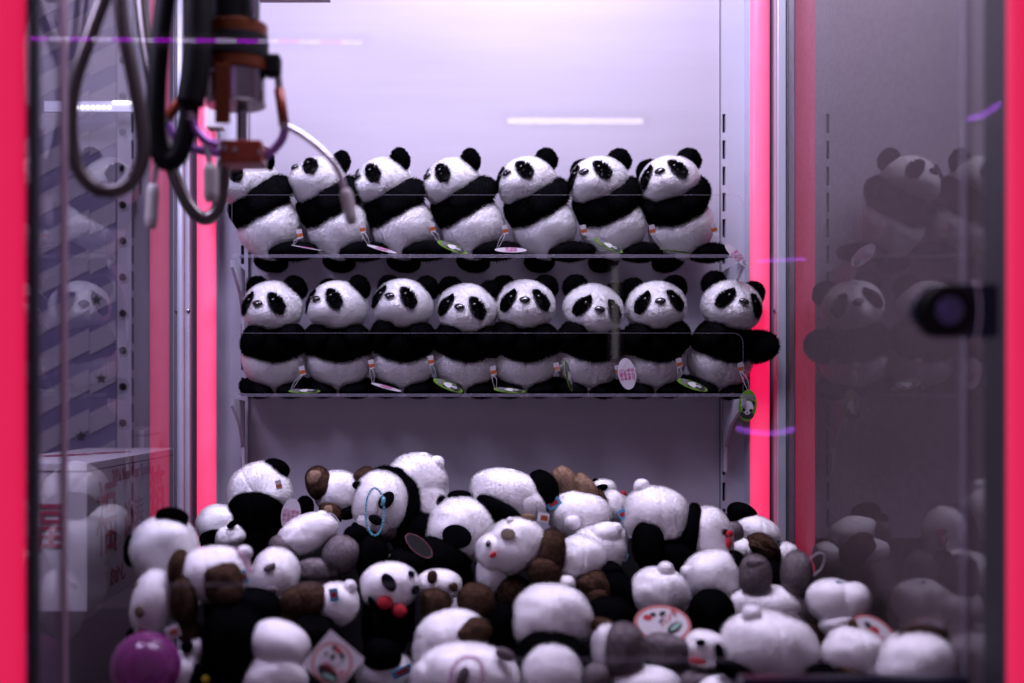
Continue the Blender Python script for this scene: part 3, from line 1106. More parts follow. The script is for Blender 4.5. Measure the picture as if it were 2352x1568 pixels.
H(NP, NC, "brown footed panda lying on its back behind the blue bead chain panda", 1.97, [
    ("body", 'w', 776, 1130, 52, 52), ("leg", 'b', 733, 1108, 30, 40, -12, -20), ("foot_pad", 't', 724, 1097, 19, 20, 0, -40, 14), ("leg", 'b', 760, 1178, 28, 31, 0, -30),
    ("foot_pad", 't', 755, 1172, 14, 14, 0, -50, 9), ("arm", 'b', 838, 1094, 28, 23, -25, 0), ("ear", 'k', 702, 1163, 20, 26, 0, 0), ("arm", 'k', 802, 1175, 24, 16, -20, -30)])
p4 = H(NP, NC, "largest heaped panda, head hanging forward with a blue bead chain on its face", 1.90, [
    ("body", 'w', 955, 1105, 70, 66, -10, 20), ("rump", 'w', 962, 1142, 66, 66, 0, 14), ("tail", 'w', 1003, 1062, 17, 17, 0, 0), ("foot", 'w', 966, 1052, 22, 14, -15, 10),
    ("shoulder_band", 'k', 894, 1156, 74, 86, 12, -36, 40), ("head", 'w', 872, 1152, 61, 72, 10, -66), ("muzzle", 'w', 858, 1195, 38, 36, 10, -90),
    ("arm", 'k', 955, 1220, 58, 62, 0, -10), ("arm", 'k', 1008, 1150, 17, 17, 0, -20), ("ear", 'k', 826, 1114, 17, 10, 8, -84, 8), ("eye_patch", 'k', 886, 1148, 16, 18, 40, '5'),
    ("nose", 'k', 862, 1193, 18, 10, 25, '6'), ("chin", 'g', 885, 1218, 26, 22, 0, -74)])
H(NP, NC, "round headed panda with one huge black eye, its black foot kicked up behind", 1.88, [
    ("head", 'w', 1060, 1218, 78, 78, 0, -25), ("body", 'w', 1165, 1132, 82, 56, 12, 20), ("rump", 'w', 1195, 1155, 60, 45, 0, 10), ("tail", 'w', 1171, 1088, 18, 13, 0, 20), ("leg", 'k', 1248, 1124, 34, 48, -15, 20),
    ("leg", 'k', 1098, 1112, 18, 16, -40, 40), ("ear", 'k', 1055, 1137, 27, 13, -4, 0), ("shoulder_band", 'k', 1148, 1172, 58, 27, 28, -22), ("arm", 'k', 1160, 1205, 40, 26, 30, -10), ("eye_patch", 'k', 1050, 1230, 35, 27, 12, '0'),
    ("mouth", 'k', 1062, 1286, 24, 5, 5, '0')])
H(NP, NC, "tan legged panda lying tail first with a round white tail and blue label", 1.90, [
    ("body", 'w', 1330, 1182, 72, 56, 6), ("leg", 't', 1297, 1104, 26, 38, -32, 16), ("leg", 't', 1344, 1118, 22, 38, -38, 10), ("shoulder_band", 'b', 1384, 1165, 16, 46, -16, 20), ("head", 'w', 1412, 1160, 26, 38, -20, 30),
    ("tail", 'w', 1315, 1199, 18, 18, 0, -62), ("cloth_label", 'k', 1272, 1155, 17, 11, -30, -40)])
H(NP, NC, "smallest fluffy panda half buried at the back with a red bow", 1.99, [
    ("head", 'W', 1386, 1126, 32, 28), ("eye_patch", 'K', 1382, 1119, 15, 8, -14, -24, 8), ("bow", 'r', 1412, 1129, 12, 6, 15, -14, 6), ("bow", 'r', 1431, 1134, 8, 9, 20, -14, 6), ("paw", 'K', 1420, 1144, 12, 10, 0, -8), ("body", 'w', 1400, 1170, 30, 34, 0, 10),
    ("ear", 'K', 1368, 1103, 7, 6, 0, 0)])
p8 = H(NP, NC, "big panda crawling over the heap, round tail in the air, red bow at its chin", 1.83, [
    ("body", 'w', 1507, 1182, 74, 66, 10), ("tail", 'w', 1474, 1116, 18, 18, 0, 0), ("leg", 'k', 1489, 1248, 36, 56, 0, -45), ("shoulder_band", 'k', 1583, 1218, 24, 64, 14, -4, 56), ("arm", 'k', 1545, 1280, 58, 46, 10, -22),
    ("head", 'w', 1630, 1222, 48, 62, -18, -14), ("muzzle", 'w', 1652, 1250, 32, 36, 0, -30), ("ear", 'k', 1660, 1221, 15, 8, -8, -56, 7), ("bow", 'r', 1676, 1224, 9, 8, 0, -66, 6), ("bow", 'r', 1674, 1244, 7, 14, 8, -66, 6), ("cloth_label", 'k', 1430, 1180, 10, 12, -30, -10)])
H(NP, NC, "panda slumped against the far corner post, black foot up, brown arm across", 1.93, [
    ("body", 'w', 1738, 1222, 56, 38, 22), ("foot", 'k', 1704, 1178, 34, 25, 15, 10), ("foot", 'k', 1662, 1192, 16, 15, 0, 20), ("paw", 'g', 1686, 1220, 21, 24, 0, -26), ("arm", 'b', 1752, 1258, 30, 46, -42, -38), ("rump", 'w', 1802, 1276, 32, 34, 10, -10), ("head", 'w', 1708, 1262, 34, 28, 15, -30),
    ("cloth_label", 'k', 1784, 1240, 8, 4, 20, -30)])
H(NP, NC, "white bottomed panda lying on its side, tail toward the round white ball panda", 1.77, [
    ("body", 'w', 1637, 1322, 64, 60, -12), ("tail", 'w', 1578, 1312, 15, 16, 0, -6), ("shoulder_band", 'k', 1692, 1302, 24, 42, -10, 0), ("arm", 'k', 1780, 1322, 26, 36, 0, 10), ("cloth_label", 'k', 1602, 1372, 12, 7, -25, -50), ("arm", 'k', 1850, 1330, 14, 30, 0, 20)])
H(NP, NC, "upside down panda with two grey feet pointing up", 1.70, [
    ("body", 'w', 1767, 1392, 84, 48), ("leg", 'g', 1735, 1322, 36, 50, 2, -14), ("leg", 'g', 1830, 1318, 35, 51, -2, -14), ("foot_pad", 'g', 1735, 1292, 22, 12, 0, -34)])
H(NP, NC, "round white ball of a panda with an upright bobble tail", 1.73, [
    ("body", 'w', 1514, 1360, 67, 58, 8), ("tail", 'w', 1529, 1310, 18, 22, 0, -18), ("leg", 'k', 1432, 1368, 36, 68, -30, 20), ("leg", 'k', 1402, 1318, 30, 32, 0, 30)])
H(NP, NC, "black plush foot seen sole on, between oval card and grey feet", 1.66, [
    ("foot", 'k', 1634, 1404, 51, 52), ("body", 'k', 1640, 1470, 50, 40, 0, 30), ("cloth_label", 'k', 1688, 1425, 6, 14, 30, 0)])
H(NP, NC, "mauve grey footed panda, foot above a brown paw by the dark glass", 1.66, [
    ("foot", 'g', 1885, 1392, 37, 38, 0, -30), ("paw", 'b', 1896, 1460, 56, 38, 6, -30), ("arm", 'k', 1880, 1515, 40, 42, 0, 0)])
H(NP, NC, "lumpy white panda leaning on the dark glass with a blue label on top", 1.62, [
    ("body", 'w', 1912, 1378, 54, 50), ("head", 'w', 1962, 1378, 36, 42, 0, -24), ("leg", 'w', 1930, 1430, 46, 30, 0, -20), ("cloth_label", 'k', 1929, 1341, 11, 7, 25, -20)])
H(NP, NC, "largest white rump at the front with a short blunt tail", 1.56, [
    ("body", 'w', 1769, 1490, 106, 86, 10), ("tail", 'w', 1727, 1412, 22, 24, 0, -20), ("shoulder_band", 'k', 1692, 1540, 52, 18, 22, -70), ("head", 'w', 1665, 1585, 60, 34, 0, -50), ("ear", 'g', 1818, 1428, 34, 22, 40, 20)])
H(NP, NC, "smooth white panda flank beside the pink rimmed card near the corner", 1.53, [
    ("body", 'w', 1965, 1500, 72, 58, 15), ("arm", 'b', 1965, 1552, 50, 12, 22, -50), ("leg", 'k', 1890, 1560, 38, 36, 0, -30), ("head", 'w', 2000, 1575, 60, 26, 0, -40), ("paw", 'b', 1958, 1440, 12, 18, 0, 20)])
H(NP, NC, "white dome of a panda with a dark brown arc, in the front corner", 1.41, [
    ("body", 'w', 2108, 1535, 86, 84, 0), ("shoulder_band", 'b', 2122, 1522, 84, 84, 12, 14, 30), ("rump", 'w', 2130, 1524, 84, 84, 0, 50, 50)])
H(NP, NC, "brown eyed panda with a red mouth resting its brown paw on the heap", 1.76, [
    ("head", 'w', 1186, 1250, 68, 62, -15, -10), ("muzzle", 'w', 1136, 1264, 42, 42, 0, -24), ("chest", 'w', 1130, 1318, 36, 50, 0, 0), ("body", 'w', 1335, 1282, 56, 54, 15, 0), ("arm", 'b', 1262, 1272, 36, 58, 10, -28), ("paw", 'b', 1250, 1312, 38, 36, 0, -55), ("leg", 'b', 1366, 1352, 43, 52, -18, -30), ("foot_pad", 'b', 1372, 1372, 28, 26, 0, -62),
    ("tail", 'w', 1301, 1341, 20, 21, 0, -60), ("arm", 'b', 1180, 1360, 44, 40, 0, -10), ("ear", 't', 1214, 1186, 16, 9, 8, -20, 9), ("ear", 'w', 1172, 1194, 8, 8, 0, -30), ("eye_patch", 'o', 1168, 1227, 16, 12, 25, '0'), ("eye", 'e', 1123, 1249, 6, 8, 15, '1'), ("eye", 'e', 1159, 1222, 4, 5, 0, '0'), ("mouth", 'r', 1133, 1272, 10, 5, -35, '1')])
H(NP, NC, "plain white panda lying behind the brown paw, bobble on top", 1.83, [
    ("body", 'w', 1378, 1258, 60, 50, 12), ("head", 'w', 1388, 1226, 36, 28, -15, -16), ("tail", 'w', 1413, 1214, 16, 16, 0, -20), ("arm", 'w', 1420, 1235, 22, 26, 0, 10), ("cloth_label", 'k', 1432, 1277, 10, 9, 20, -20)])
H(NP, NC, "front panda with its face down, broad black band across white shoulders", 1.58, [
    ("body", 'w', 1267, 1418, 90, 78, 0, 20), ("shoulder_band", 'k', 1270, 1532, 90, 86, 0, -56, 56), ("head", 'w', 1268, 1560, 70, 82, 0, -96, 56), ("arm", 'k', 1158, 1432, 30, 54, 6, 30)])
H(NP, NC, "brown pawed panda peeping over its own two raised brown paws", 1.70, [
    ("head", 'w', 1008, 1342, 50, 36), ("arm", 'b', 1000, 1390, 38, 48, 0, -30), ("arm", 'b', 1092, 1382, 43, 44, 0, -30), ("ear", 'b', 993, 1324, 12, 16, 10, -40, 8), ("ear", 'b', 1042, 1347, 11, 11, 0, -40, 8), ("body", 'w', 1045, 1400, 50, 40, 0, 0)])
H(NP, NC, "white panda flank with a single brown leg, under the raised brown paws", 1.60, [
    ("body", 'w', 1035, 1466, 80, 66, -15), ("leg", 'b', 1087, 1452, 44, 32, -28, -46), ("rump", 'w', 1000, 1500, 50, 60, 0, -10)])
p22 = H(NP, NC, "foremost white panda with a pink bead ring on its back", 1.50, [
    ("body", 'w', 1075, 1556, 112, 78, 4), ("ear", 'g', 1160, 1503, 24, 14, 25, -50, 12), ("ear", 'g', 1062, 1556, 13, 26, 20, -92, 8), ("muzzle", 'w', 985, 1560, 40, 50, 0, -10)])
H(NP, NC, "black and white panda with a large red bow tie", 1.69, [
    ("head", 'w', 893, 1344, 64, 54, -6, -10), ("body", 'k', 885, 1435, 54, 78, 0, 0), ("rump", 'w', 885, 1545, 66, 52, 0, -20), ("arm", 'k', 878, 1500, 44, 40, 0, -50), ("muzzle", 'w', 930, 1340, 34, 32, 0, -30), ("ear", 'k', 856, 1382, 9, 18, -22, -48, 8), ("eye_patch", 'k', 893, 1337, 15, 19, -35, '0'), ("eye_patch", 'k', 943, 1320, 9, 6, 10, '4'),
    ("nose", 'k', 952, 1352, 9, 12, 0, '4'), ("bow", 'r', 884, 1381, 18, 17, -10, -62, 12), ("bow", 'r', 917, 1400, 18, 16, 20, -58, 12), ("cloth_label", 'k', 924, 1541, 25, 11, -25, -82)])
H(NP, NC, "small black panda seen from behind, two black ears before the bead chain", 1.80, [
    ("body", 'k', 856, 1278, 38, 60), ("head", 'k', 818, 1228, 28, 25, -20, 0), ("ear", 'k', 816, 1208, 9, 10, 0, 0), ("arm", 'k', 930, 1300, 50, 44, 0, 10), ("paw", 'w', 905, 1290, 22, 18, 30, 0)])
H(NP, NC, "grey limbed panda lying face down, bobble tail up, grey paw out", 1.80, [
    ("body", 'w', 706, 1224, 70, 44, -22), ("tail", 'w', 738, 1187, 16, 16, 0, -10), ("shoulder_band", 'g', 657, 1256, 40, 24, 20, -18), ("leg", 'g', 782, 1274, 42, 44, 20, -26), ("arm", 'g', 724, 1308, 46, 29, 5, -34), ("foot_pad", 'g', 768, 1306, 10, 23, -5, -42)])
H(NP, NC, "white panda head tipped down with one grey ear, beside grey paw", 1.71, [
    ("head", 'w', 632, 1320, 53, 64, 12), ("muzzle", 'w', 640, 1385, 32, 32, 0, -20), ("ear", 'g', 619, 1302, 16, 8, -28, -56, 8), ("body", 'w', 600, 1330, 30, 40, 0, 20), ("eye_patch", 'g', 624, 1353, 13, 11, 0, '0'), ("nose", 'k', 606, 1398, 12, 7, 10, '1')])
p26 = H(NP, NC, "brown limbed panda bending down to the magenta ball, red mouth", 1.57, [
    ("body", 'w', 490, 1316, 82, 62, -8), ("tail", 'w', 561, 1268, 18, 17, 0, -8), ("shoulder_band", 'b', 410, 1305, 22, 44, 8, -10, 55), ("arm", 'b', 424, 1378, 30, 60, -3, -45), ("leg", 'b', 515, 1338, 46, 52, 0, -48), ("foot_pad", 'b', 520, 1362, 30, 26, 0, -78), ("head", 'w', 352, 1382, 48, 76, 12, -20), ("muzzle", 'w', 342, 1430, 32, 34, 0, -30),
    ("ear", 'o', 321, 1342, 17, 7, -18, -40, 8), ("eye_patch", 'o', 323, 1403, 13, 14, 20, '6'), ("mouth", 'r', 327, 1448, 6, 8, -10, '7'), ("cloth_label", 'k', 563, 1322, 6, 16, -18, -36)])
H(NP, NC, "brown banded panda lying flat with a blue label by its bobble tail", 1.66, [
    ("body", 'w', 772, 1386, 50, 50), ("shoulder_band", 'b', 702, 1380, 56, 44, -18, -14), ("tail", 'w', 803, 1347, 15, 17, 0, -10), ("arm", 'b', 690, 1420, 50, 34, 10, -6), ("cloth_label", 'k', 767, 1365, 11, 16, -8, -52)])
H(NP, NC, "black bodied panda at the front next to the magenta ball", 1.54, [
    ("body", 'k', 540, 1480, 72, 108), ("head", 'w', 425, 1545, 36, 56, 8, -10), ("cheek", 'w', 448, 1490, 34, 24, -20, 0), ("ear", 'k', 430, 1484, 14, 16, 30, -30), ("eye_patch", 'k', 447, 1558, 30, 36, 10, -30, 20), ("arm", 'k', 305, 1465, 16, 24, 0, 60), ("paw", 'b', 435, 1450, 28, 28, 0, 20), ("button", 'y', 472, 1559, 9, 9, 0, -66, 3)])
H(NP, NC, "white double tiered panda rump in front of the black bodied panda", 1.52, [
    ("rump", 'w', 640, 1480, 68, 56, 18), ("body", 'w', 632, 1555, 72, 70, 0, -6)])
H(NP, NC, "grey footed panda at the front, foot held up under the oval card", 1.54, [
    ("foot", 'g', 1434, 1492, 46, 64, 0, -20), ("body", 'w', 1480, 1572, 78, 44, 0, -30), ("foot", 'g', 1370, 1562, 32, 40, 0, -40), ("rump", 'w', 1390, 1490, 30, 66, 0, 20), ("arm", 'b', 1390, 1440, 34, 20, 20, 30)])
H(NP, NC, "tiny faced panda with grey arm lying in front of the oval card", 1.57, [
    ("head", 'w', 1618, 1490, 48, 44, 10), ("arm", 'g', 1526, 1490, 54, 36, 8, -8), ("ear", 'k', 1652, 1497, 10, 20, -10, -40, 10), ("body", 'g', 1590, 1572, 56, 34, 0, -20), ("eye_patch", 'k', 1610, 1476, 11, 7, 0, '0'), ("bow", 'r', 1602, 1517, 22, 8, 5, -42, 6)])
# dark bodies underneath
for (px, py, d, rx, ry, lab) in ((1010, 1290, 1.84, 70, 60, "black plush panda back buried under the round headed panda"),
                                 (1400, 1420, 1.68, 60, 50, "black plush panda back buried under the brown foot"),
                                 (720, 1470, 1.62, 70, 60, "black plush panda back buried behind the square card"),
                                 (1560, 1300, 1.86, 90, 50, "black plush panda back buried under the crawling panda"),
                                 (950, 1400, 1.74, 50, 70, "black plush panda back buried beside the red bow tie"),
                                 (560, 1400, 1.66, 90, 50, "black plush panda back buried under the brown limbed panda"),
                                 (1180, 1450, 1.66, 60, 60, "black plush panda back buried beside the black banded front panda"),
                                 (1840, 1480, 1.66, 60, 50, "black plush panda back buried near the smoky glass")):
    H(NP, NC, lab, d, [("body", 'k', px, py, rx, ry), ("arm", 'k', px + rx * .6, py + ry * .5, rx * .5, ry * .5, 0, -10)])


# bead chains
def beads(label, pts, d, r, mat, n, closed=False, group=None):
    e = empty("bead_chain", P(*pts[0], d), label, "bead chain", group)
    q = [P(x, y, dd_) for (x, y), dd_ in zip(pts, d if isinstance(d, list) else [d] * len(pts))]
    path = spline(q, 20)
    me = mesh_np("bead", ICO[2][0] * r, ICO[2][1], mat, True)
    ln = [0]
    for a, b in zip(path, path[1:]): ln.append(ln[-1] + (b - a).length)
    for i in range(n):
        s = ln[-1] * i / n
        j = max(k for k in range(len(ln)) if ln[k] <= s)
        put("bead", me, e, Matrix.Translation(path[j] - e.location))
    put("bead_cord", tube_me("bead_cord", [p - e.location for p in path[::3]], r * 0.25, mat, 5, 1), e)
    return e


ov = [(861 + 21 * math.sin(t), 1174 - 55 * math.cos(t)) for t in [2 * math.pi * i / 12 for i in range(13)]]
e = beads("loop of sky blue beads hanging over the largest heaped panda", ov, 1.79, 0.0021, M['bluebead'], 38)
put_world("clasp", tube_me("clasp", [(0, 0, -0.006), (0, 0, 0.006)], 0.0025, M['bluebead'], 8, 1), e, Matrix.Translation(P(880, 1150, 1.788)) @ Matrix.Rotation(R(10), 4, 'Y'))
beads("pink bead chain round the bobble tail of the brown limbed panda", [(541, 1260), (556, 1275), (567, 1296), (573, 1312), (585, 1302)], 1.515, 0.0015, M['pinkbead'], 22)
beads("pink bead ring on the back of the foremost white panda", [(1036, 1568), (1040, 1535), (1060, 1512), (1082, 1508), (1104, 1522), (1110, 1568)], 1.443, 0.0022, M['pinkbead'], 24)
beads("wine red bead chain hanging from the red bow of the crawling panda", [(1680, 1235), (1684, 1252), (1683, 1272)], 1.77, 0.0015, M['winebead'], 9)


# loose cards
def card(name, label, ctr, d, rot, shape, polys, mats, texts):
    e = empty(name, P(*ctr, d), label, "card")
    e.rotation_euler = rot
    put("card_sheet", shape, e)
    put("picture", poly_me("picture", polys, mats), e)
    for body, size, m, x, y, a in texts:
        put("lettering", text_me("lettering", body, size, m, 0.0002, 0.0001), e, Matrix.Translation((x, y, 0.0028)) @ Matrix.Rotation(R(a), 4, 'Z'))
    return e


mats5 = [M['salmon'], M['card'], M['ink'], M['redp'], M['teal'], M['bluebead']]
sq = prism_me("card_sheet", [(-.026, -.026), (.026, -.026), (.026, .026), (-.026, .026)], -0.0005, 0.0005, M['card'], 'Z')


def card_art(s):
    return [(ell(0, -.002 * s, .024 * s, .024 * s, 0, 28), 0, 0), (ell(0, -.002 * s, .021 * s, .021 * s, 0, 28), 1, 1), (ell(.004 * s, -.014 * s, .014 * s, .008 * s), 2, 2),
            (ell(-.004 * s, .004 * s, .011 * s, .009 * s), 1, 3), (ell(-.009 * s, .013 * s, .003 * s, .003 * s), 2, 4), (ell(.004 * s, .012 * s, .003 * s, .003 * s), 2, 4), (ell(-.003 * s, .014 * s, .0048 * s, .0028 * s), 3, 5),
            (ell(-.004 * s, .004 * s, .0026 * s, .0036 * s), 2, 5), (ell(-.012 * s, .002 * s, .0018 * s, .002 * s), 2, 5), (ell(.008 * s, -.016 * s, .009 * s, .0028 * s, 15), 4, 6)]


card("square_card", "square white card standing on its corner with a salmon ring and panda", (765, 1518), 1.49, (R(80), R(0), R(0)), sq, card_art(1.0), mats5,
     [("パンダ", 0.010, M['redp'], 0.006, -0.007, 12)])
bpy.data.objects["square_card"].rotation_euler = (Matrix.Rotation(R(82), 3, 'X') @ Matrix.Rotation(R(-40), 3, 'Z')).to_euler()
ovs = disc_me("card_sheet", 0.0365, 0.027, 0.001, M['salmon'], 40)
art = [(ell(0, 0, .032, .0225, 0, 32), 1, 0), (ell(-.018, .009, .006, .004), 3, 2), (ell(-.010, .013, .004, .003), 2, 2), (ell(.002, .014, .005, .003, 30), 2, 2), (ell(-.012, -.004, .011, .008), 1, 2), (ell(.014, -.006, .012, .006, 35), 2, 2), (ell(.016, -.004, .010, .003, 35), 4, 3), (ell(-.002, .004, .005, .002, 50), 5, 3)]
c2 = card("oval_card", "oval salmon rimmed card lying among the front plush", (1522, 1432), 1.60, (R(52), R(0), R(8)), ovs, art, mats5, [("パンダ", 0.011, M['redp'], 0.009, 0.008, 38)])
c3 = card("leaning_card", "salmon edged card wedged between white pandas by the smoky glass", (2008, 1455), 1.545, (R(55), R(36), R(-25)), disc_me("card_sheet", 0.030, 0.020, 0.001, M['salmon'], 32),
          [(ell(0, 0, .026, .0165, 0, 28), 1, 0), (ell(-.012, .004, .005, .003), 2, 2), (ell(.002, -.006, .010, .005), 2, 2), (ell(-.002, .005, .005, .003), 3, 3), (ell(.010, -.004, .008, .003), 4, 3)], mats5, [("パンダ", 0.008, M['redp'], 0.0, -0.001, 0)])
c4 = card("dark_card", "dark red rimmed oval card in the shadow beside the round headed panda", (962, 1252), 1.80, (R(50), R(40), R(0)), disc_me("card_sheet", 0.024, 0.013, 0.001, M['winebead'], 32),
          [(ell(0, 0, .0220, .0112, 0, 28), 2, 0)], [M['salmon'], M['card'], M['dark']], [])
bc = box("price_card", -0.008, 0.008, -0.0004, 0.0004, -0.010, 0.010, M['card'])
bc.location = P(1433, 1153, 1.94); bc.rotation_euler = (R(-8), R(30), 0)
tag(bc, "small white barcode card beside the red bow panda", "card")
for i in range(9):
    box("bar", -0.0065 + i * .0015, -0.0065 + i * .0015 + (.0008 if i % 3 else .0004), -0.0009, -0.0005, -0.007, 0.004, M['ink'], bc)
for (px, py, d, ang, lab) in ((1248, 1187, 1.79, 10, "folded white and orange sewn label between two white pandas"), (397, 1450, 1.50, -20, "white and orange sewn label above the magenta ball")):
    e = empty("sewn_label", P(px, py, d), lab, "label")
    e.rotation_euler = (R(5), R(ang), R(10))
    box("label_cloth", -0.008, 0.008, -0.001, 0.001, -0.0065, 0.0065, M['card'], e)
    box("label_mark", -0.004, 0.006, -0.0014, -0.0011, -0.004, 0.003, M['orangep'], e)
o = put("nylon_loop", tube_me("nylon_loop", [P(1858, 1284, 1.62), P(1880, 1268, 1.62), P(1894, 1276, 1.62), P(1886, 1304, 1.62), P(1868, 1320, 1.62)], 0.0006, M['string'], 6, 6))
tag(o, "loose curled nylon loop above the mauve foot", "string")
o = put("nylon_loop", tube_me("nylon_loop", [P(748, 1178, 1.84), P(765, 1180, 1.84), P(780, 1200, 1.84), P(782, 1212, 1.84)], 0.0009, M['string'], 6, 6))
tag(o, "loose curled nylon loop by the grey limbed panda's tail", "string")

# magenta ball (two clear half shells with a seam)
e = empty("capsule_ball", P(335, 1530, 1.47), "see through magenta capsule ball under the red mouthed panda", "capsule ball")
rb = 80 * 1.47 / F
bv, bf = ICO[5]
put("shell", mesh_np("shell", bv * rb, bf, M['ballm'], True), e)
put("seam", tube_me("seam", [(rb * 1.003 * math.cos(t), rb * 1.003 * math.sin(t) * .55, rb * 1.003 * math.sin(t) * .83) for t in [2 * math.pi * i / 40 for i in range(41)]], 0.0009, M['ballm'], 6, 1), e)

# acrylic fences in front of the heap
def fence(label, outline, d, rim_pts, r=0.0014):
    e = empty("acrylic_fence", P(*outline[0], d), label, "acrylic fence", None)
    pts = [P(x, y, d) - e.location for x, y in outline]
    put("sheet", mesh_np("sheet", pts, [tuple(range(len(pts)))], M['acr']), e)
    put("rim", tube_me("rim", [P(x, y, d) - e.location for x, y in rim_pts], r, M['acr_rim'], 8, 1), e)
    return e


fence("clear acrylic fence of the prize chute in front of the magenta ball", [(330, 1700), (960, 1700), (960, 1340), (330, 1340)], 1.375, [(330, 1341), (960, 1341), (960, 1700)])
fence("low clear acrylic fence before the front pandas", [(962, 1700), (2205, 1700), (2205, 1512), (962, 1512)], 1.335, [(962, 1514), (2205, 1514)], 0.0016)
o = box("front_sill", P(1700, 0, 1.3).x, P(2215, 0, 1.3).x, 1.29, 1.31, CZ - 0.33, P(0, 1552, 1.3).z, M['latch'])
tag(o, "dark blue front sill edge below the low fence", "sill")

# ------------------------------------------------------------------ crane claw
DC = 1.50
kc = DC / F
c0 = P(542, 0, DC)
c0_ = Vector((c0.x, DC, CZ))
e = empty("crane_claw", (c0.x, DC, CZ), "black and orange crane claw with three white tipped arms", "crane claw")


def zc(py): return (PY - py) * kc


def cyl(nm, r, y0, y1, mat, px=542, bevel=0.0008, dy=0):
    a, b = zc(y1), zc(y0)
    put(nm, lathe_me(nm, [(r * kc - bevel, a), (r * kc, a + bevel), (r * kc, b - bevel), (r * kc - bevel, b)], mat, 48), e, Matrix.Translation(((px - 542) * kc, dy, 0)))


cyl("motor_housing", 58, -90, 58, M['blackp'], 538)
for dx in (-52, 50):
    cyl("guide_rod", 6.5, -90, 62, M['chrome'], 538 + dx, dy=-0.028)
cyl("clamp_ring", 73, 60, 88, M['orange'])
cyl("coil_housing", 75, 88.5, 140, M['blackp'])
cyl("clamp_ring", 74, 140.5, 168, M['orange'])
cyl("coil_can", 68, 168.5, 240, M['chrome'])
cyl("can_base", 69, 240.5, 246, M['steel'])
cyl("centre_shaft", 13, 246.5, 345, M['chrome'], 556)
box("mounting_strip", (506 - 542) * kc, (540 - 542) * kc, -0.041, -0.0355, zc(300), zc(166), M['orange'], e, 0.001)
box("clamp_lug", (608 - 542) * kc, (646 - 542) * kc, -0.012, 0.012, zc(178), zc(128), M['blackp'], e, 0.004)


def CP(x, y, dy=0.0):
    p = P(x, y, DC)
    return Vector((p.x - c0.x, dy, p.z - CZ))


box("arm_hub", (512 - 542) * kc, (608 - 542) * kc, -0.028, 0.022, zc(384), zc(332), M['orange2'], e, 0.003)
for (x, y) in ((548, 356), (604, 362), (524, 352)):
    put("hub_screw", lathe_me("hub_screw", [(0.003, 0), (0.003, 0.0015), (0.0015, 0.002)], M['steel'], 12, 'Y'), e, Matrix.Translation(CP(x, y, -0.0285)))
# near-side arm reaching over the shelf pandas
def arm(rod, link, elbow, low, tip, dy, tipr):
    put("push_rod", tube_me("push_rod", [CP(*rod[0], dy * .5), CP(*rod[1], dy * .6)], 0.0042, M['steel'], 12, 12, 0.0007, 0.0022), e)
    put("upper_link", tube_me("upper_link", [CP(*link[0], dy * .6), CP(*link[1], dy)], 0.0062, M['orange2'], 8, 2), e)
    put("lower_link", tube_me("lower_link", [CP(*q, dy) for q in elbow], 0.0052, M['violet'], 12, 8), e)
    put("elbow_pin", lathe_me("elbow_pin", [(0.0052, -0.006), (0.0052, 0.006)], M['steel'], 16, 'Y'), e, Matrix.Translation(CP(*link[1], dy)))
    put("finger", tube_me("finger", [CP(*q, dy) for q in low], 0.0036, M['finger'], 12, 8), e)
    put("finger_tip", tube_me("finger_tip", [CP(*q, dy) for q in tip], lambda t: tipr * (0.75 + 0.25 * min(1, t * 6)) * (1 if t < 0.93 else 0.8), M['rubber'], 16, 8), e)


arm([(637, 150), (641, 205)], [(641, 205), (653, 292)], [(655, 292), (648, 320), (628, 345), (606, 362)], [(657, 290), (690, 308), (728, 336), (760, 368), (780, 400), (792, 438)], [(793, 436), (800, 470), (809, 516)], 0.0, 0.0074)
arm([(468, 170), (462, 215)], [(462, 215), (455, 288)], [(455, 288), (466, 318), (488, 342), (514, 352)], [(452, 290), (470, 320), (486, 350), (494, 378), (497, 398)], [(498, 395), (499, 430), (499, 478)], -0.045, 0.0088)
arm([(440, 120), (432, 190)], [(432, 190), (372, 270)], [(372, 270), (400, 312), (450, 338), (512, 346)], [(352, 285), (352, 330), (350, 380), (344, 420)], [(344, 418), (341, 460), (338, 520)], 0.02, 0.0078)
a_, b_ = P(472, 294, 1.60), P(511, 238, 1.60)
box("wire_plug", a_.x - c0.x, b_.x - c0.x, 0.10, 0.125, a_.z - CZ, b_.z - CZ, M['conn'], e, 0.002)
for i_, (q_, m_) in enumerate(((484, 'blackp'), (491, 'wirer'), (498, 'blackp'))):
    put("plug_wire", tube_me("plug_wire", [P(q_, 292, 1.605) - c0_, P(q_ + 6, 312, 1.605) - c0_, P(q_ + 8 - i_ * 4, 340, 1.60) - c0_], 0.0011, M[m_], 6, 6), e)

# hoses: each a thing of its own, hung from the carriage above
def hose(name, label, pts, d, r, mat, rib=0, period=0, seg=14):
    q = [P(x, y, d if len(p) < 3 else p[2]) for p in pts for x, y in [p[:2]]]
    o = put(name, tube_me(name, q, r, mat, seg, 12, rib, period))
    return tag(o, label, "hose", "looped hoses of the crane claw")


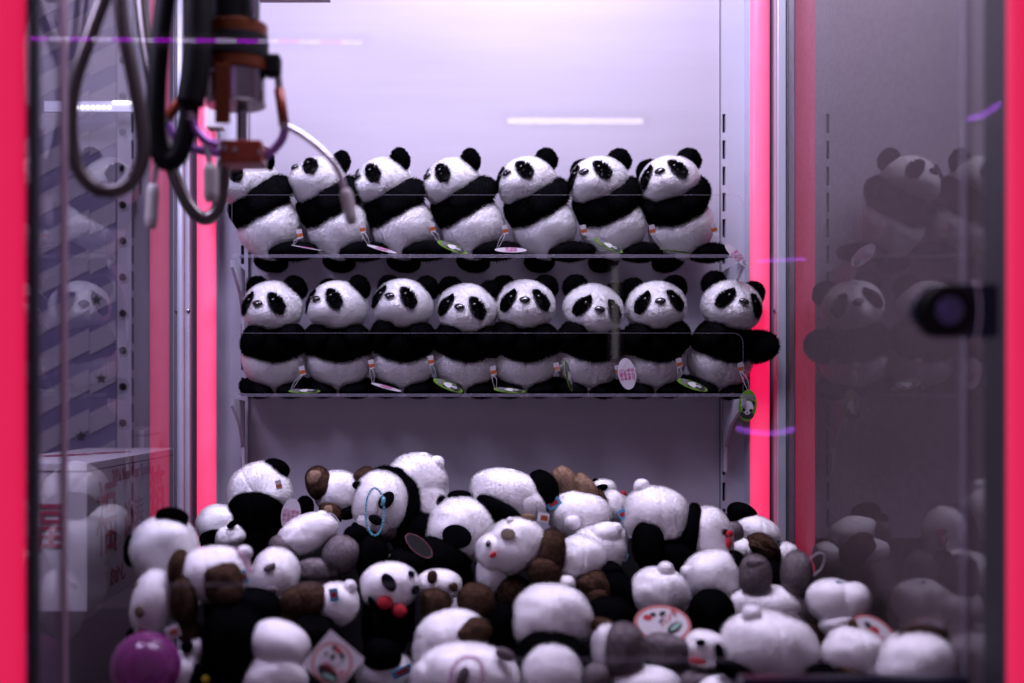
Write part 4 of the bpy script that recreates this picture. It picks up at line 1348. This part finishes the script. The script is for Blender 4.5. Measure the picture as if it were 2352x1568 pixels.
hose("metal_hose", "grey metal hose in a wide teardrop loop, nearest the front tube", [(262, -80), (238, 0), (205, 90), (172, 190), (162, 290), (176, 380), (214, 430), (262, 440), (306, 415), (328, 360), (322, 270), (302, 160), (282, 60), (270, -60)], 1.40, 0.0078, M['cable'], 0.0004, 0.0018)
hose("metal_hose", "grey metal hose hanging lower, hooked under the claw tip", [(320, -60), (330, 60), (352, 200), (378, 330), (404, 410), (432, 470), (466, 502), (497, 486), (510, 430), (516, 370)], 1.58, 0.0082, M['cable'], 0.0004, 0.0018)
hose("corrugated_hose", "thick black ribbed hose in a narrow loop beside the claw", [(388, -60), (374, 40), (362, 160), (358, 270), (364, 340), (384, 372), (412, 352), (430, 280), (440, 180), (443, 60), (446, -60)], 1.46, 0.0108, M['blackp'], 0.0016, 0.0052)
hose("black_sleeve", "smooth black cable sleeve running straight up beside the claw", [(450, -80), (452, 60), (450, 150), (436, 240)], 1.45, 0.0165, M['blackp'])

# rail end at the very top
o = box("gantry_rail", P(596, 0, 1.85).x, P(758, 0, 1.85).x, 1.80, 1.86, P(0, 2, 1.85).z, P(0, -60, 1.85).z, M['trim'])
tag(o, "end of the dark gantry rail above the claw", "rail")

# ------------------------------------------------------------------ door lock on the front
e = empty("door_lock", P(2170, 715, 1.19), "round ended dark door lock on the front post", "door lock")
kl = 1.19 / F
rr = 61 * kl
out = [(-72 * kl + rr - rr * math.sin(t), rr * math.cos(t)) for t in [math.pi * i / 32 for i in range(33)]]
out = [(120 * kl, rr)] + out + [(120 * kl, -rr)]
put("lock_plate", prism_me("lock_plate", out, 0, 0.010, M['latch']), e)
put("lock_ring", lathe_me("lock_ring", [(0.0246, 0), (0.0248, 0.006), (0.0225, 0.010), (0.0165, 0.011)], M['blackp'], 40, 'Y'), e, Matrix.Translation((0, 0, 0)))
put("lock_barrel", lathe_me("lock_barrel", [(0.0150, 0.002)] + [(0.0150 * math.cos(t), 0.008 + 0.006 * math.sin(t)) for t in [math.pi / 2 * i / 9 * 0.97 for i in range(10)]], M['knob'], 40, 'Y'), e)
put("plate_glint", tube_me("plate_glint", [(72 * kl, -0.0005, 66 * kl), (76 * kl, -0.002, 30 * kl), (76 * kl, -0.003, 0), (74 * kl, -0.002, -40 * kl), (69 * kl, -0.0005, -70 * kl)], 0.0012, M['latchglint'], 10, 6), e)  # pale curved bar added as the reflected streak beside the lock
put("plate_sleeve", prism_me("plate_sleeve", [(78 * kl, -rr * .98), (121 * kl, -rr * .98), (121 * kl, rr * .98), (78 * kl, rr * .98)], -0.003, 0.013, M['latch']), e)

# ------------------------------------------------------------------ the neighbouring machine beyond the clear side glass
dB = 2.34
e = empty("striped_panel", P(160, 1100, dB), "violet and white diagonally striped panel in the next machine", "panel")
z0, z1 = P(0, 1250, dB).z, P(0, -60, dB).z
xa, xm, xb = P(40, 0, dB).x, P(205, 0, dB).x, P(266, 0, dB).x
box("backing", xa - e.location.x, xb - e.location.x, 0.002, 0.02, z0 - e.location.z, z1 - e.location.z, M['stripe_d'], e)
kb = dB / F
for (x0, x1, off) in ((60, 205, 0), (206, 266, -62)):
    y = 1240 + off
    while y > -80:
        s = 0.5
        q = [(x0, y), (x1, y - (x1 - x0) * s), (x1, y - 49 - (x1 - x0) * s), (x0, y - 49)]
        put("stripe", prism_me("stripe", [((P(x, 0, dB).x - e.location.x), P(0, yy, dB).z - e.location.z) for x, yy in q], -0.0006, 0.0015, M['stripe_l']), e)
        y -= 91
for (sx, sy) in ((233, 868), (222, 690), (186, 1000)):
    st = [((14 if i % 2 == 0 else 6) * kb * math.sin(i * math.pi / 5), (14 if i % 2 == 0 else 6) * kb * math.cos(i * math.pi / 5)) for i in range(10)]
    put("star", prism_me("star", st, -0.0016, -0.0008, M['ink']), e, Matrix.Translation(P(sx, sy, dB) - e.location))
dQ = 2.28
e = empty("perforated_post", P(284, 1200, dQ), "pale post with a row of round holes in the next machine", "post")
box("post_face", P(269, 0, dQ).x - e.location.x, P(302, 0, dQ).x - e.location.x, 0, 0.03, P(0, 1200, dQ).z - e.location.z, P(0, -60, dQ).z - e.location.z, M['stripe_l'], e)
for i in range(13):
    pc = P(283, 970 - i * 83, dQ) - e.location
    put("hole_rim", lathe_me("hole_rim", [(0.0105, -0.001), (0.0105, 0.002), (0.0075, 0.0025), (0.007, 0.001)], M['stripe_l'], 20, 'Y'), e, Matrix.Translation(pc))
    put("hole", lathe_me("hole", [(0.0062, 0.0005), (0.0062, 0.0032)], M['dark'], 16, 'Y'), e, Matrix.Translation(pc))
# LED bar
e = empty("led_bar", P(175, 248, 2.2), "short bar of white LED dots in the next machine", "light bar")
bead = mesh_np("led_dot", ICO[2][0] * 0.0036, ICO[2][1], M['led_w'], True)
for i in range(7):
    put("led_dot", bead, e, Matrix.Translation(P(176 + i * 12.5, 247, 2.2) - e.location))
for i in range(6):
    put("led_dot", bead, e, Matrix.Translation(P(262 + i * 8, 236, 2.2) - e.location))
box("bar_body", P(100, 0, 2.2).x - e.location.x, P(310, 0, 2.2).x - e.location.x, 0.003, 0.012, -0.006, 0.012, M['post'], e)
# printed boxes
bx = 0.0


def gift_box(label, corner, d, wid, dep, hgt, yaw, front, side):
    e = empty("gift_box", corner, label, "gift box", "white printed gift boxes")
    e.rotation_euler = (0, 0, R(yaw))
    box("carton", -wid, 0, 0, dep, -hgt, 0, M['box'], e, 0.001)
    box("lid_gap", -wid, 0.0006, -0.0006, dep, -0.012, -0.0105, M['dark'], e)
    for body, size, u, v in side:
        put("lettering", text_me("lettering", body, size, M['boxred'], 0.0006, 0.0002), e, Matrix.Translation((0.0012, u, v)) @ Matrix.Rotation(R(90), 4, 'Z') @ Matrix.Rotation(R(90), 4, 'X'))
    for body, size, u, v in front:
        put("lettering", text_me("lettering", body, size, M['boxred'], 0.0006, 0.0002), e, Matrix.Translation((u, -0.0012, v)) @ Matrix.Rotation(R(90), 4, 'X'))
    put("lettering", text_me("lettering", "福箱 2026", 0.05, M['boxred'], 0.0006, 0.0002), e, Matrix.Translation((-wid * .5, dep * .5, 0.0008)) @ Matrix.Rotation(R(70), 4, 'Z'))
    return e


gift_box("white gift box with red printed characters beyond the side glass", P(200, 1062, 1.72), 1.72, 0.16, 0.58, 0.20, -0.8,
         [("福", 0.07, -0.06, -0.09)], [("福", 0.115, 0.10, -0.09), ("箱", 0.115, 0.42, -0.085), ("2026 New Year Special", 0.026, 0.25, -0.026), ("迎春", 0.065, 0.26, -0.10), ("おかし", 0.030, 0.16, -0.172)])
gift_box("second white gift box standing farther back beyond the side glass", P(330, 985, 2.36), 2.2, 0.2, 0.22, 0.2, 4, [], [("福箱", 0.06, 0.12, -0.08)])
o = box("steel_tray", XL - 0.33, XL - 0.02, 1.32, 2.5, CZ - 0.42, CZ - 0.40, M['tray'])
tag(o, "shiny steel tray on the floor of the next machine", "tray")
o = box("neighbour_wall", XL - 0.8, XL - 0.02, 2.62, 2.64, ZB, ZT, M['wall'])
tag(o, "pale back wall of the next machine", None, None, 'structure')

cy.samples = 128
